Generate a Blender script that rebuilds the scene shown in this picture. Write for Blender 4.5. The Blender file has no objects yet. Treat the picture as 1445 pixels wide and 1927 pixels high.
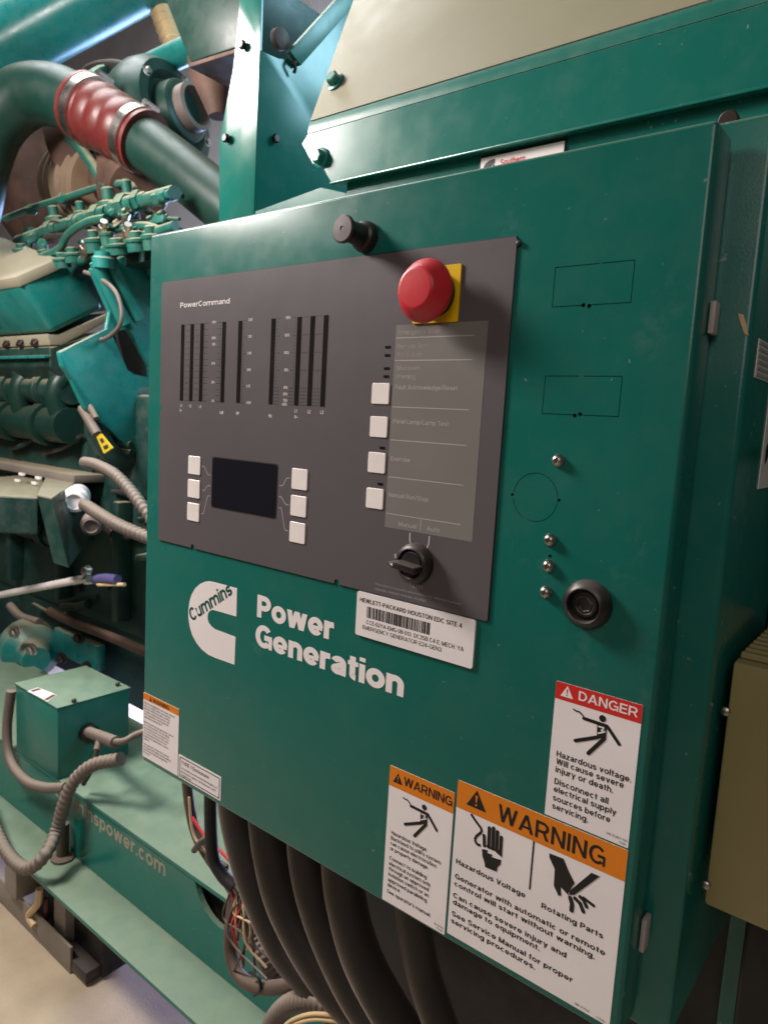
import bpy, bmesh, math, random
from mathutils import Vector, Matrix
random.seed(7)
scene = bpy.context.scene
COL = scene.collection

# ------------------------------------------------------------------ camera
CAM = Vector((0.0, 0.0, 1.45))
YAW, PITCH, ROLL, FPX = math.radians(38.22), math.radians(7.165), math.radians(3.28), 1332.9
PW, PH = 1445.0, 1927.0
fw = Vector((-math.sin(YAW)*math.cos(PITCH), math.cos(YAW)*math.cos(PITCH), -math.sin(PITCH)))
r0 = fw.cross(Vector((0, 0, 1))).normalized()
u0 = r0.cross(fw)
cr = math.cos(ROLL)*r0 + math.sin(ROLL)*u0
cu = -math.sin(ROLL)*r0 + math.cos(ROLL)*u0
cam_d = bpy.data.cameras.new('camera')
cam = bpy.data.objects.new('camera', cam_d)
COL.objects.link(cam)
cam.matrix_world = Matrix(((cr.x, cu.x, -fw.x, CAM.x), (cr.y, cu.y, -fw.y, CAM.y), (cr.z, cu.z, -fw.z, CAM.z), (0, 0, 0, 1)))
cam_d.sensor_fit = 'VERTICAL'
cam_d.sensor_height = 36.0
cam_d.lens = FPX/PH*36.0
cam_d.clip_start = 0.02
cam_d.clip_end = 200
cam_d.dof.use_dof = True
cam_d.dof.focus_distance = 0.70
cam_d.dof.aperture_fstop = 12.0
scene.camera = cam

# ------------------------------------------------------------------ world and lamps
world = bpy.data.worlds.new('World')
scene.world = world
world.use_nodes = True
bg = world.node_tree.nodes['Background']
bg.inputs[0].default_value = (0.62, 0.52, 0.47, 1)
bg.inputs[1].default_value = 0.09

def lamp(name, loc, target, sx, sy, power, col):
    d = bpy.data.lights.new(name, 'AREA')
    d.shape = 'RECTANGLE'
    d.size, d.size_y = sx, sy
    d.energy = power
    d.color = col
    o = bpy.data.objects.new(name, d)
    COL.objects.link(o)
    o.location = loc
    o.rotation_euler = (Vector(target)-Vector(loc)).to_track_quat('-Z', 'Y').to_euler()
    return o
lamp('ceiling_lamp', (-2.08, -0.14, 2.58), (-1.45, 0.9, 1.95), 0.6, 0.5, 84, (1.0, 0.92, 0.87))
lamp('fill_lamp', (0.9, -2.2, 3.0), (-0.5, 0.5, 1.4), 1.6, 1.6, 24, (1.0, 0.91, 0.86))  # unseen fill lamp, added to lighten the shadows from the front
lamp('skylight', (-2.9, 1.2, 4.3), (-2.7, 1.9, 1.6), 1.6, 1.2, 70, (0.92, 0.97, 1.0))
lamp('back_window', (-3.9, 3.5, 2.3), (-2.6, 1.3, 2.8), 1.0, 1.0, 70, (0.35, 0.55, 1.0))
lamp('daylight_from_behind', (-2.2, 2.75, 0.55), (-1.6, 0.9, 0.05), 2.4, 0.8, 210, (0.50, 0.52, 1.0))
lamp('daylight_high', (0.5, 2.3, 3.3), (-1.5, 1.2, 1.9), 1.2, 0.8, 62, (0.45, 0.82, 1.0))

scene.view_settings.view_transform = 'Standard'
scene.view_settings.look = 'None'
scene.view_settings.exposure = 0.0
scene.view_settings.gamma = 1.0
try:
    scene.cycles.max_bounces = 6
    scene.cycles.use_denoising = True
except Exception:
    pass

# ------------------------------------------------------------------ pixel / door helpers
def ray(px, py):
    return cr*((px-PW/2)/FPX) - cu*((py-PH/2)/FPX) + fw
def at(px, py, Y):
    r = ray(px, py); return CAM + r*(Y/r.y)
def atx(px, py, X):
    r = ray(px, py); return CAM + r*(X/r.x)
def atd(px, py, d):
    return CAM + ray(px, py)*d
def atz(px, py, Z):
    r = ray(px, py); return CAM + r*((Z-CAM.z)/r.z)
def rad(px, py, Y, rp):
    return rp*Y/ray(px, py).y/FPX
DX0, DZ0, DY = -0.7677, 1.45+0.2042, 0.5
def D(u, v, w=0.0):                       # millimetres on the door -> metres
    return Vector((DX0+u/1000, DY-w/1000, DZ0-v/1000))
def uvp(px, py):
    p = at(px, py, DY); return ((p.x-DX0)*1000, (DZ0-p.z)*1000)
def crop(x, y, s):
    return lambda pts: [uvp(x+a/s, y+b/s) for a, b in pts]

# ------------------------------------------------------------------ materials
def nodes_of(name):
    m = bpy.data.materials.new(name); m.use_nodes = True
    return m, m.node_tree.nodes, m.node_tree.links, m.node_tree.nodes['Principled BSDF']
def rgb(c): return (c[0], c[1], c[2], 1)
MATS = {}
def paint(name, col, rough=0.35, dust=0.0, var=0.12, bump=0.02, metal=0.0, scale=6.0, dustcol=(0.40, 0.34, 0.22), spots=0.0, spec=0.5, bscale=700, coat=0.0, rvar=0.2, sheen=0.0, specks=0.0):
    m, N, L, b = nodes_of(name)
    geo = N.new('ShaderNodeNewGeometry')
    n1 = N.new('ShaderNodeTexNoise'); n1.inputs['Scale'].default_value = scale; n1.inputs['Detail'].default_value = 6
    L.new(geo.outputs['Position'], n1.inputs['Vector'])
    mr = N.new('ShaderNodeMapRange'); mr.inputs[1].default_value = 0.3; mr.inputs[2].default_value = 0.7
    mr.inputs[3].default_value = 1-var; mr.inputs[4].default_value = 1+var
    L.new(n1.outputs['Fac'], mr.inputs[0])
    mul = N.new('ShaderNodeVectorMath'); mul.operation = 'SCALE'
    mul.inputs[0].default_value = col
    L.new(mr.outputs[0], mul.inputs['Scale'])
    out = mul.outputs[0]
    n2 = N.new('ShaderNodeTexNoise'); n2.inputs['Scale'].default_value = 23; n2.inputs['Detail'].default_value = 8; n2.inputs['Roughness'].default_value = 0.65
    L.new(geo.outputs['Position'], n2.inputs['Vector'])
    rough_in = None
    if dust > 0:
        sep = N.new('ShaderNodeSeparateXYZ'); L.new(geo.outputs['Normal'], sep.inputs[0])
        up = N.new('ShaderNodeMapRange'); up.inputs[1].default_value = 0.25; up.inputs[2].default_value = 0.85
        L.new(sep.outputs['Z'], up.inputs[0])
        nn = N.new('ShaderNodeMapRange'); nn.inputs[1].default_value = 0.3; nn.inputs[2].default_value = 0.7
        nn.inputs[3].default_value = 0.68*dust; nn.inputs[4].default_value = dust
        L.new(n2.outputs['Fac'], nn.inputs[0])
        fac = N.new('ShaderNodeMath'); fac.operation = 'MULTIPLY'; fac.use_clamp = True
        L.new(up.outputs[0], fac.inputs[0]); L.new(nn.outputs[0], fac.inputs[1])
        fa2 = N.new('ShaderNodeMapRange'); fa2.inputs[1].default_value = 0.45; fa2.inputs[2].default_value = 0.8; fa2.inputs[4].default_value = 0.10*min(dust, 1)
        L.new(n2.outputs['Fac'], fa2.inputs[0])
        mx = N.new('ShaderNodeMath'); mx.operation = 'MAXIMUM'
        L.new(fac.outputs[0], mx.inputs[0]); L.new(fa2.outputs[0], mx.inputs[1])
        mix = N.new('ShaderNodeMix'); mix.data_type = 'RGBA'
        L.new(mx.outputs[0], mix.inputs['Factor']); L.new(out, mix.inputs['A']); mix.inputs['B'].default_value = rgb(dustcol)
        out = mix.outputs['Result']
        rough_in = mx.outputs[0]
    if spots > 0:
        n3 = N.new('ShaderNodeTexNoise'); n3.inputs['Scale'].default_value = 11; n3.inputs['Detail'].default_value = 9; n3.inputs['Roughness'].default_value = 0.72
        L.new(geo.outputs['Position'], n3.inputs['Vector'])
        sm = N.new('ShaderNodeMapRange'); sm.inputs[1].default_value = 0.60; sm.inputs[2].default_value = 0.80; sm.inputs[4].default_value = spots
        L.new(n3.outputs['Fac'], sm.inputs[0])
        mix2 = N.new('ShaderNodeMix'); mix2.data_type = 'RGBA'
        L.new(sm.outputs[0], mix2.inputs['Factor']); L.new(out, mix2.inputs['A']); mix2.inputs['B'].default_value = (0.40, 0.42, 0.36, 1)
        out = mix2.outputs['Result']
    if specks > 0:
        n4 = N.new('ShaderNodeTexNoise'); n4.inputs['Scale'].default_value = 140; n4.inputs['Detail'].default_value = 3
        L.new(geo.outputs['Position'], n4.inputs['Vector'])
        sp = N.new('ShaderNodeMapRange'); sp.inputs[1].default_value = 0.70; sp.inputs[2].default_value = 0.76; sp.inputs[4].default_value = specks
        L.new(n4.outputs['Fac'], sp.inputs[0])
        mix3 = N.new('ShaderNodeMix'); mix3.data_type = 'RGBA'
        L.new(sp.outputs[0], mix3.inputs['Factor']); L.new(out, mix3.inputs['A']); mix3.inputs['B'].default_value = (0.42, 0.46, 0.40, 1)
        out = mix3.outputs['Result']
    L.new(out, b.inputs['Base Color'])
    rr = N.new('ShaderNodeMapRange'); rr.inputs[1].default_value = 0.3; rr.inputs[2].default_value = 0.75
    rr.inputs[3].default_value = rough*(1-rvar); rr.inputs[4].default_value = min(1, rough*(1+rvar))
    L.new(n2.outputs['Fac'], rr.inputs[0])
    if rough_in is not None:
        ad = N.new('ShaderNodeMath'); ad.operation = 'MULTIPLY_ADD'; ad.use_clamp = True
        L.new(rough_in, ad.inputs[0]); ad.inputs[1].default_value = 0.5; L.new(rr.outputs[0], ad.inputs[2])
        L.new(ad.outputs[0], b.inputs['Roughness'])
    else:
        L.new(rr.outputs[0], b.inputs['Roughness'])
    b.inputs['Metallic'].default_value = metal
    b.inputs['Specular IOR Level'].default_value = spec
    if sheen: b.inputs['Sheen Weight'].default_value = sheen; b.inputs['Sheen Roughness'].default_value = 0.4; b.inputs['Sheen Tint'].default_value = (0.5, 0.38, 0.32, 1)
    if coat: b.inputs['Coat Weight'].default_value = coat; b.inputs['Coat Roughness'].default_value = 0.15
    if bump > 0:
        nb = N.new('ShaderNodeTexNoise'); nb.inputs['Scale'].default_value = bscale; nb.inputs['Detail'].default_value = 2
        L.new(geo.outputs['Position'], nb.inputs['Vector'])
        bp = N.new('ShaderNodeBump'); bp.inputs['Strength'].default_value = bump; bp.inputs['Distance'].default_value = 0.002
        L.new(nb.outputs['Fac'], bp.inputs['Height']); L.new(bp.outputs[0], b.inputs['Normal'])
    MATS[name] = m
    return m
GREEN = (0.008, 0.134, 0.107)
paint('green_paint', GREEN, 0.22, spec=0.4, dust=0.40, spots=0.14, bump=0.03, var=0.05, rvar=0.12, specks=0.35)
paint('green_dusty', (0.012, 0.135, 0.105), 0.36, dust=0.68, bump=0.06, spots=0.14, dustcol=(0.30, 0.34, 0.23))
paint('green_rail', (0.014, 0.105, 0.082), 0.36, dust=1.0, bump=0.1, bscale=160, var=0.25, dustcol=(0.40, 0.35, 0.22))
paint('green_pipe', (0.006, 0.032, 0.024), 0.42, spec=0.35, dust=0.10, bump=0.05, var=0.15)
paint('rod_grey', (0.62, 0.56, 0.55), 0.3, bump=0.02)
paint('dust_tan', (0.30, 0.275, 0.20), 0.6, bump=0.05, var=0.1)
paint('shade_rubber_black', (0.010, 0.010, 0.009), 0.6, bump=0.1)  # black for rubber; on other parts it puts shade into the colour
paint('green_engine', (0.010, 0.175, 0.160), 0.30, dust=0.75, bump=0.12, bscale=160, var=0.2)
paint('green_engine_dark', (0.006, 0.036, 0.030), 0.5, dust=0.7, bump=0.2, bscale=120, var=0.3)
paint('tan_sheet', (0.245, 0.228, 0.15), 0.5, bump=0.03, var=0.05, scale=3, spots=0.08)
paint('tan_cover', (0.30, 0.25, 0.11), 0.40, bump=0.05, var=0.12)
paint('panel_grey', (0.104, 0.091, 0.098), 0.42, bump=0.05, bscale=1500, var=0.03, spots=0.03, rvar=0.08, spec=0.35)
paint('film_grey', (0.20, 0.183, 0.172), 0.35, bump=0.03, var=0.06)
paint('gasket', (0.012, 0.012, 0.012), 0.6)
paint('smoked_bar', (0.012, 0.010, 0.011), 0.22, bump=0)
paint('screen_glass', (0.010, 0.010, 0.016), 0.12, bump=0, var=0.03)
paint('screen_rim', (0.035, 0.034, 0.034), 0.4, bump=0)
paint('button_white', (0.84, 0.77, 0.74), 0.45, bump=0.03, var=0.05, scale=40)
paint('label_white', (0.82, 0.76, 0.755), 0.42, bump=0.01, var=0.04, scale=20)
paint('ink_white', (0.82, 0.76, 0.75), 0.5, bump=0, var=0.03)
paint('ink_grey', (0.40, 0.36, 0.35), 0.5, bump=0, var=0.1)
paint('ink_faded', (0.31, 0.275, 0.265), 0.5, bump=0, var=0.25, scale=90)
paint('ink_black', (0.010, 0.009, 0.009), 0.45, bump=0)
paint('ink_dim', (0.030, 0.026, 0.027), 0.5, bump=0)
paint('ink_green', (0.008, 0.075, 0.058), 0.45, bump=0)
paint('label_orange', (0.70, 0.20, 0.008), 0.42, bump=0.01, var=0.05)
paint('label_red', (0.62, 0.022, 0.018), 0.42, bump=0.01, var=0.05)
paint('yellow_plate', (0.80, 0.50, 0.006), 0.35, bump=0.01, var=0.05)
paint('red_plastic', (0.56, 0.020, 0.030), 0.36, bump=0.04, var=0.10, scale=30, bscale=900, dust=0.06, dustcol=(0.7, 0.4, 0.4))
paint('black_plastic', (0.016, 0.014, 0.014), 0.38, dust=0.30, bump=0.04, dustcol=(0.28, 0.23, 0.2))
paint('plunger_face', (0.135, 0.105, 0.105), 0.42, bump=0.05, var=0.1)
paint('cable_black', (0.022, 0.018, 0.015), 0.55, sheen=0.35, dust=0.35, bump=0.1, bscale=300, dustcol=(0.12, 0.09, 0.07))
paint('steel', (0.52, 0.49, 0.46), 0.30, metal=1.0, bump=0.03)
paint('zinc', (0.40, 0.37, 0.33), 0.38, metal=1.0, bump=0.05)
paint('dark_bolt', (0.035, 0.022, 0.018), 0.45, metal=0.4, bump=0.05)
paint('grey_metal', (0.42, 0.37, 0.35), 0.4, bump=0.03)
paint('conduit_grey', (0.125, 0.098, 0.084), 0.55, dust=0.5, bump=0.05, dustcol=(0.42, 0.34, 0.26))
paint('conduit_dark', (0.065, 0.05, 0.042), 0.55, dust=0.5, bump=0.05, dustcol=(0.22, 0.17, 0.13))
paint('loom_brown', (0.075, 0.052, 0.038), 0.6, dust=0.45, bump=0.15, bscale=200, dustcol=(0.24, 0.18, 0.13))
paint('hose_red', (0.115, 0.016, 0.015), 0.42, bump=0.05, var=0.15, dust=0.2)
paint('copper_bellows', (0.66, 0.47, 0.26), 0.35, metal=0.3, bump=0.05)
paint('rust_brown', (0.075, 0.038, 0.026), 0.7, bump=0.3, bscale=90, var=0.4, scale=14, dust=0.4, dustcol=(0.3, 0.2, 0.14))
paint('wrap_tan', (0.36, 0.26, 0.17), 0.7, bump=0.4, bscale=60, var=0.35, scale=18)
paint('fin_brown', (0.20, 0.14, 0.09), 0.6, bump=0.2, bscale=90, var=0.3)
paint('wire_tan', (0.62, 0.45, 0.24), 0.5, bump=0.02)
paint('wire_red', (0.60, 0.03, 0.04), 0.4, bump=0.0)
paint('wire_blue', (0.085, 0.075, 0.20), 0.4, bump=0.0)
paint('tag_yellow', (0.50, 0.36, 0.015), 0.45, bump=0.02)
paint('concrete', (0.46, 0.37, 0.26), 0.8, bump=0.35, bscale=160, var=0.22, scale=4, spots=0.12)
paint('wall_grey', (0.74, 0.69, 0.71), 0.6, bump=0.1, var=0.15, scale=2)
paint('bracket_grey', (0.20, 0.175, 0.15), 0.5, bump=0.1, dust=0.6)

# ------------------------------------------------------------------ mesh helpers
def add_box(bm, lo, hi, bev=0.0, seg=2):
    x0, y0, z0 = [min(a, b) for a, b in zip(lo, hi)]
    x1, y1, z1 = [max(a, b) for a, b in zip(lo, hi)]
    vs = [bm.verts.new(p) for p in ((x0,y0,z0),(x1,y0,z0),(x1,y1,z0),(x0,y1,z0),(x0,y0,z1),(x1,y0,z1),(x1,y1,z1),(x0,y1,z1))]
    fs = [bm.faces.new([vs[i] for i in q]) for q in ((0,3,2,1),(4,5,6,7),(0,1,5,4),(1,2,6,5),(2,3,7,6),(3,0,4,7))]
    if bev > 0:
        es = list({e for f in fs for e in f.edges})
        bmesh.ops.bevel(bm, geom=es, offset=bev, segments=seg, profile=0.5, affect='EDGES')
def add_prism(bm, pts, vec, bev=0.0, seg=2):
    """closed polygon (Vectors) extruded by vec"""
    vec = Vector(vec)
    a = [bm.verts.new(p) for p in pts]
    b = [bm.verts.new(Vector(p)+vec) for p in pts]
    n = len(pts)
    fs = [bm.faces.new(a), bm.faces.new(list(reversed(b)))]
    for i in range(n):
        j = (i+1) % n
        fs.append(bm.faces.new([a[j], a[i], b[i], b[j]]))
    if bev > 0:
        es = list({e for f in fs for e in f.edges})
        bmesh.ops.bevel(bm, geom=es, offset=bev, segments=seg, profile=0.5, affect='EDGES')
    bmesh.ops.recalc_face_normals(bm, faces=[f for f in bm.faces])
def smooth_path(pts, n=10):
    pts = [Vector(p) for p in pts]
    if len(pts) < 3:
        return [pts[0].lerp(pts[-1], i/n) for i in range(n+1)]
    out = []
    P = [2*pts[0]-pts[1]] + pts + [2*pts[-1]-pts[-2]]
    for i in range(1, len(P)-2):
        p0, p1, p2, p3 = P[i-1:i+3]
        for k in range(n):
            t = k/n
            out.append(0.5*((2*p1)+(-p0+p2)*t+(2*p0-5*p1+4*p2-p3)*t*t+(-p0+3*p1-3*p2+p3)*t*t*t))
    out.append(pts[-1])
    return out
def resample(path, step):
    out = [path[0].copy()]
    acc = 0.0
    for a, b in zip(path, path[1:]):
        d = (b-a).length
        while acc + d >= step and d > 1e-9:
            t = (step-acc)/d
            a = a.lerp(b, t); out.append(a.copy()); d = (b-a).length; acc = 0.0
        acc += d
    if (out[-1]-path[-1]).length > step*0.3: out.append(path[-1].copy())
    return out
def add_tube(bm, path, r, seg=14, cap=True):
    path = [Vector(p) for p in path]
    n = len(path)
    rr = r if callable(r) else (lambda i, t: r)
    t0 = (path[1]-path[0]).normalized()
    up = Vector((0, 0, 1)) if abs(t0.z) < 0.9 else Vector((1, 0, 0))
    nrm = t0.cross(up).normalized()
    rings = []
    prev = t0
    for i in range(n):
        t = ((path[min(i+1, n-1)]-path[max(i-1, 0)])).normalized()
        ax = prev.cross(t)
        if ax.length > 1e-6:
            nrm = Matrix.Rotation(prev.angle(t), 3, ax.normalized()) @ nrm
        prev = t
        bn = t.cross(nrm).normalized()
        q = rr(i, i/(n-1))
        rings.append([bm.verts.new(path[i]+q*(math.cos(2*math.pi*k/seg)*nrm+math.sin(2*math.pi*k/seg)*bn)) for k in range(seg)])
    for a, b in zip(rings, rings[1:]):
        for k in range(seg):
            bm.faces.new((a[k], a[(k+1) % seg], b[(k+1) % seg], b[k]))
    if cap:
        bm.faces.new(list(reversed(rings[0]))); bm.faces.new(rings[-1])
def add_lathe(bm, org, axis, prof, seg=28, ph=0.0):
    """prof: list of (radius, height along axis)"""
    org = Vector(org); ax = Vector(axis).normalized()
    up = Vector((0, 0, 1)) if abs(ax.z) < 0.9 else Vector((1, 0, 0))
    a = ax.cross(up).normalized(); b = ax.cross(a).normalized()
    rings = []
    for r, h in prof:
        if r < 1e-6:
            rings.append([bm.verts.new(org+ax*h)])
        else:
            rings.append([bm.verts.new(org+ax*h+r*(math.cos(ph+2*math.pi*k/seg)*a+math.sin(ph+2*math.pi*k/seg)*b)) for k in range(seg)])
    for p, q in zip(rings, rings[1:]):
        for k in range(seg):
            j = (k+1) % seg
            if len(p) == 1 and len(q) == 1: continue
            if len(p) == 1: bm.faces.new((p[0], q[j], q[k]))
            elif len(q) == 1: bm.faces.new((p[k], p[j], q[0]))
            else: bm.faces.new((p[k], p[j], q[j], q[k]))
    if len(rings[0]) > 1: bm.faces.new(list(reversed(rings[0])))
    if len(rings[-1]) > 1: bm.faces.new(rings[-1])
    bmesh.ops.recalc_face_normals(bm, faces=[f for f in bm.faces])
def BM(): return bmesh.new()

def world_loc(o):
    v = Vector((0, 0, 0))
    while o is not None:
        v = v + o.location; o = o.parent
    return v
def obj(name, bm, mat, parent=None, smooth=False, angle=35, label=None):
    off = world_loc(parent) if parent else Vector((0, 0, 0))
    me = bpy.data.meshes.new(name)
    if parent is not None:
        for v in bm.verts: v.co -= off
    bm.to_mesh(me); bm.free()
    me.materials.append(MATS[mat])
    if smooth:
        me.shade_smooth()
        try: me.set_sharp_from_angle(angle=math.radians(angle))
        except Exception: pass
    o = bpy.data.objects.new(name, me)
    COL.objects.link(o)
    if parent is not None: o.parent = parent
    if label: o['label'] = label
    return o
def tag(o, label, cat, group=None):
    o['label'] = label; o['category'] = cat
    if group: o['group'] = group
    return o
def thing(name, loc, label, cat, group=None):
    o = bpy.data.objects.new(name, None)
    o.empty_display_size = 0.05
    COL.objects.link(o)
    o.location = loc
    return tag(o, label, cat, group)
def struct(name, bm, mat):
    o = obj(name, bm, mat); o['kind'] = 'structure'; return o
def cut(o, cbm):
    """carve cbm (world coordinates) out of mesh object o, keeping only the result"""
    off = world_loc(o)
    for v in cbm.verts: v.co -= off
    bmesh.ops.recalc_face_normals(cbm, faces=cbm.faces[:])
    cm = bpy.data.meshes.new('cutter'); cbm.to_mesh(cm); cbm.free()
    c = bpy.data.objects.new('cutter', cm); COL.objects.link(c); c.location = off
    md = o.modifiers.new('b', 'BOOLEAN'); md.operation = 'DIFFERENCE'; md.object = c; md.solver = 'EXACT'; md.use_self = True
    bpy.context.view_layer.update()
    dg = bpy.context.evaluated_depsgraph_get()
    me = bpy.data.meshes.new_from_object(o.evaluated_get(dg))
    o.modifiers.clear()
    old = o.data; o.data = me
    bpy.data.meshes.remove(old)
    bpy.data.objects.remove(c); bpy.data.meshes.remove(cm)

# ---- heavy grotesque letters drawn as strokes (capital height 1, x-height 0.74)
def _arc(cx, cy, rx, ry, a0, a1, n=18):
    return [(cx+rx*math.cos(math.radians(a0+(a1-a0)*k/n)), cy+ry*math.sin(math.radians(a0+(a1-a0)*k/n))) for k in range(n+1)]
def heavy_glyph(ch, w):
    """-> advance, strokes (polylines, closed flag), solid polygons"""
    h = w/2; x = 0.74; S = []; Q = []
    ln = lambda *p: S.append((list(p), False))
    def par(x0, y0, x1, y1, ww): Q.append([(x0-ww/2, y0), (x0+ww/2, y0), (x1+ww/2, y1), (x1-ww/2, y1)])
    def bowlP(W):
        r = (1-h-0.42-h*0.2)/2; c = 1-h-r
        return [(h, 1-h)]+[(W-h-r*1.05, 1-h)]+_arc(W-h-r*1.05, c, r*1.05, r, 90, -90, 12)[1:]+[(h, c-r)]
    if ch == 'o': W = 0.60+w*0.55; S.append((_arc(W/2, x/2, W/2-h, x/2-h*0.92, 0, 360, 32)[:-1], True))
    elif ch == 'e': W = 0.58+w*0.5; S.append((_arc(W/2, x/2, W/2-h, x/2-h*0.92, 2, 322, 30), False)); ln((h, x*0.47), (W-h*0.6, x*0.47)) if w < 0.18 else S.append(([(h, x*0.44), (W-h*0.2, x*0.44)], 0.62))
    elif ch in 'nhmu':
        W = 0.54+w*0.5
        if ch == 'u':
            r = (W-w)/2; ln((W-h, 0), (W-h, x)); S.append(([(h, x), (h, r+h*0.6)]+_arc(W/2, r*0.9+h*0.85, r, r*0.9, 180, 330, 12), False))
        else:
            ln((h, 0), (h, 1.0 if ch == 'h' else x)); r = (W-w)/2; top = x-h*0.92
            S.append((_arc(h+r, top-r*0.95, r, r*0.95, 165, 0, 14)+[(h+2*r, 0)], False))
            if ch == 'm':
                S.append((_arc(h+3*r, top-r*0.95, r, r*0.95, 165, 0, 14)+[(h+4*r, 0)], False)); W = W+2*r
    elif ch == 'r': W = 0.34+w*0.4; ln((h, 0), (h, x)); S.append((_arc(h+0.24, x-0.30, 0.24, 0.30-h, 170, 80, 8)+[(W, x-h)], False))
    elif ch == 'w':
        W = 0.86+w*0.5; a = [h, W*0.27, W*0.5, W*0.73, W-h]
        for i in range(4): par(a[i], x if i % 2 == 0 else 0, a[i+1], 0 if i % 2 == 0 else x, w*1.02)
    elif ch == 't': W = 0.32+w*0.4; c = W*0.46; S.append(([(c, 0.93), (c, 0.20)]+_arc(c+0.13, 0.20, 0.13, 0.20-h*0.9, 180, 275, 8), False)); S.append(([(0, x-h*0.75), (W, x-h*0.75)], 0.75))
    elif ch == 'i': W = w; ln((h, 0), (h, x)); ln((h, 0.84), (h, 1.0))
    elif ch == 'I': W = w; ln((h, 0), (h, 1))
    elif ch == 'a':
        W = 0.54+w*0.5
        S.append((_arc(W/2-h*0.1, x*0.64, W/2-h*1.1, x*0.36-h*0.9, 165, 0, 14)+[(W-h*1.2, 0.0)], False))
        S.append(([(W-h*1.2, x*0.56), (W*0.52, x*0.52)]+_arc(W*0.42, x*0.28, W*0.42-h, x*0.28-h*0.85, 95, 310, 16)+[(W-h*1.2, x*0.30)], 0.9))
    elif ch == 'd': W = 0.58+w*0.5; S.append((_arc(W/2-h*0.2, x/2, W/2-h*1.2, x/2-h*0.92, 0, 360, 30)[:-1], True)); ln((W-h, 0), (W-h, 1))
    elif ch == 's':
        W = 0.52+w*0.4; q = x/4
        S.append((_arc(W/2, x-h-(q-h*0.45)*1.0, W/2-h, q-h*0.35, 25, 230, 14)+_arc(W/2, h+(q-h*0.45)*1.0, W/2-h, q-h*0.35, 50, -155, 14), False))
    elif ch == 'C': W = 0.72+w*0.4; S.append((_arc(W/2, 0.5, W/2-h, 0.5-h*0.92, 38, 322, 30), False))
    elif ch == 'G':
        W = 0.74+w*0.4; S.append((_arc(W/2, 0.5, W/2-h, 0.5-h*0.92, 40, 318, 30), False)); ln((W*0.53, 0.47), (W-h*0.1, 0.47)); S.append(([(W-h*0.75, 0.5), (W-h*0.75, 0.0)], 0.75))
    elif ch == 'P': W = 0.62+w*0.4; ln((h, 0), (h, 1)); S.append((bowlP(W), False))
    elif ch == 'R': W = 0.68+w*0.4; ln((h, 0), (h, 1)); S.append((bowlP(W*0.96), False)); par(W-h*1.05, 0, W*0.58, 0.46, w*1.08)
    elif ch == 'D': W = 0.66+w*0.4; ln((h, 0), (h, 1)); r = 0.5-h; S.append(([(h, 1-h), (W-h-r*0.85, 1-h)]+_arc(W-h-r*0.85, 0.5, r*0.85, r, 90, -90, 16)[1:]+[(h, h)], False))
    elif ch == 'E': W = 0.56+w*0.4; ln((h, 0), (h, 1)); ln((h, 1-h), (W, 1-h)); ln((h, 0.52), (W*0.94, 0.52)); ln((h, h), (W*1.02, h))
    elif ch == 'N': W = 0.66+w*0.4; ln((h, 0), (h, 1)); ln((W-h, 0), (W-h, 1)); par(h*1.05, 1, W-h*1.05, 0, w*1.1)
    elif ch == 'A': W = 0.74+w*0.4; par(h*0.95, 0, W/2, 1, w*1.08); par(W-h*0.95, 0, W/2, 1, w*1.08); S.append(([(W*0.24, 0.29), (W*0.76, 0.29)], 0.85))
    elif ch == 'W':
        W = 1.02+w*0.4; a = [h*0.95, W*0.27, W*0.5, W*0.73, W-h*0.95]
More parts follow.
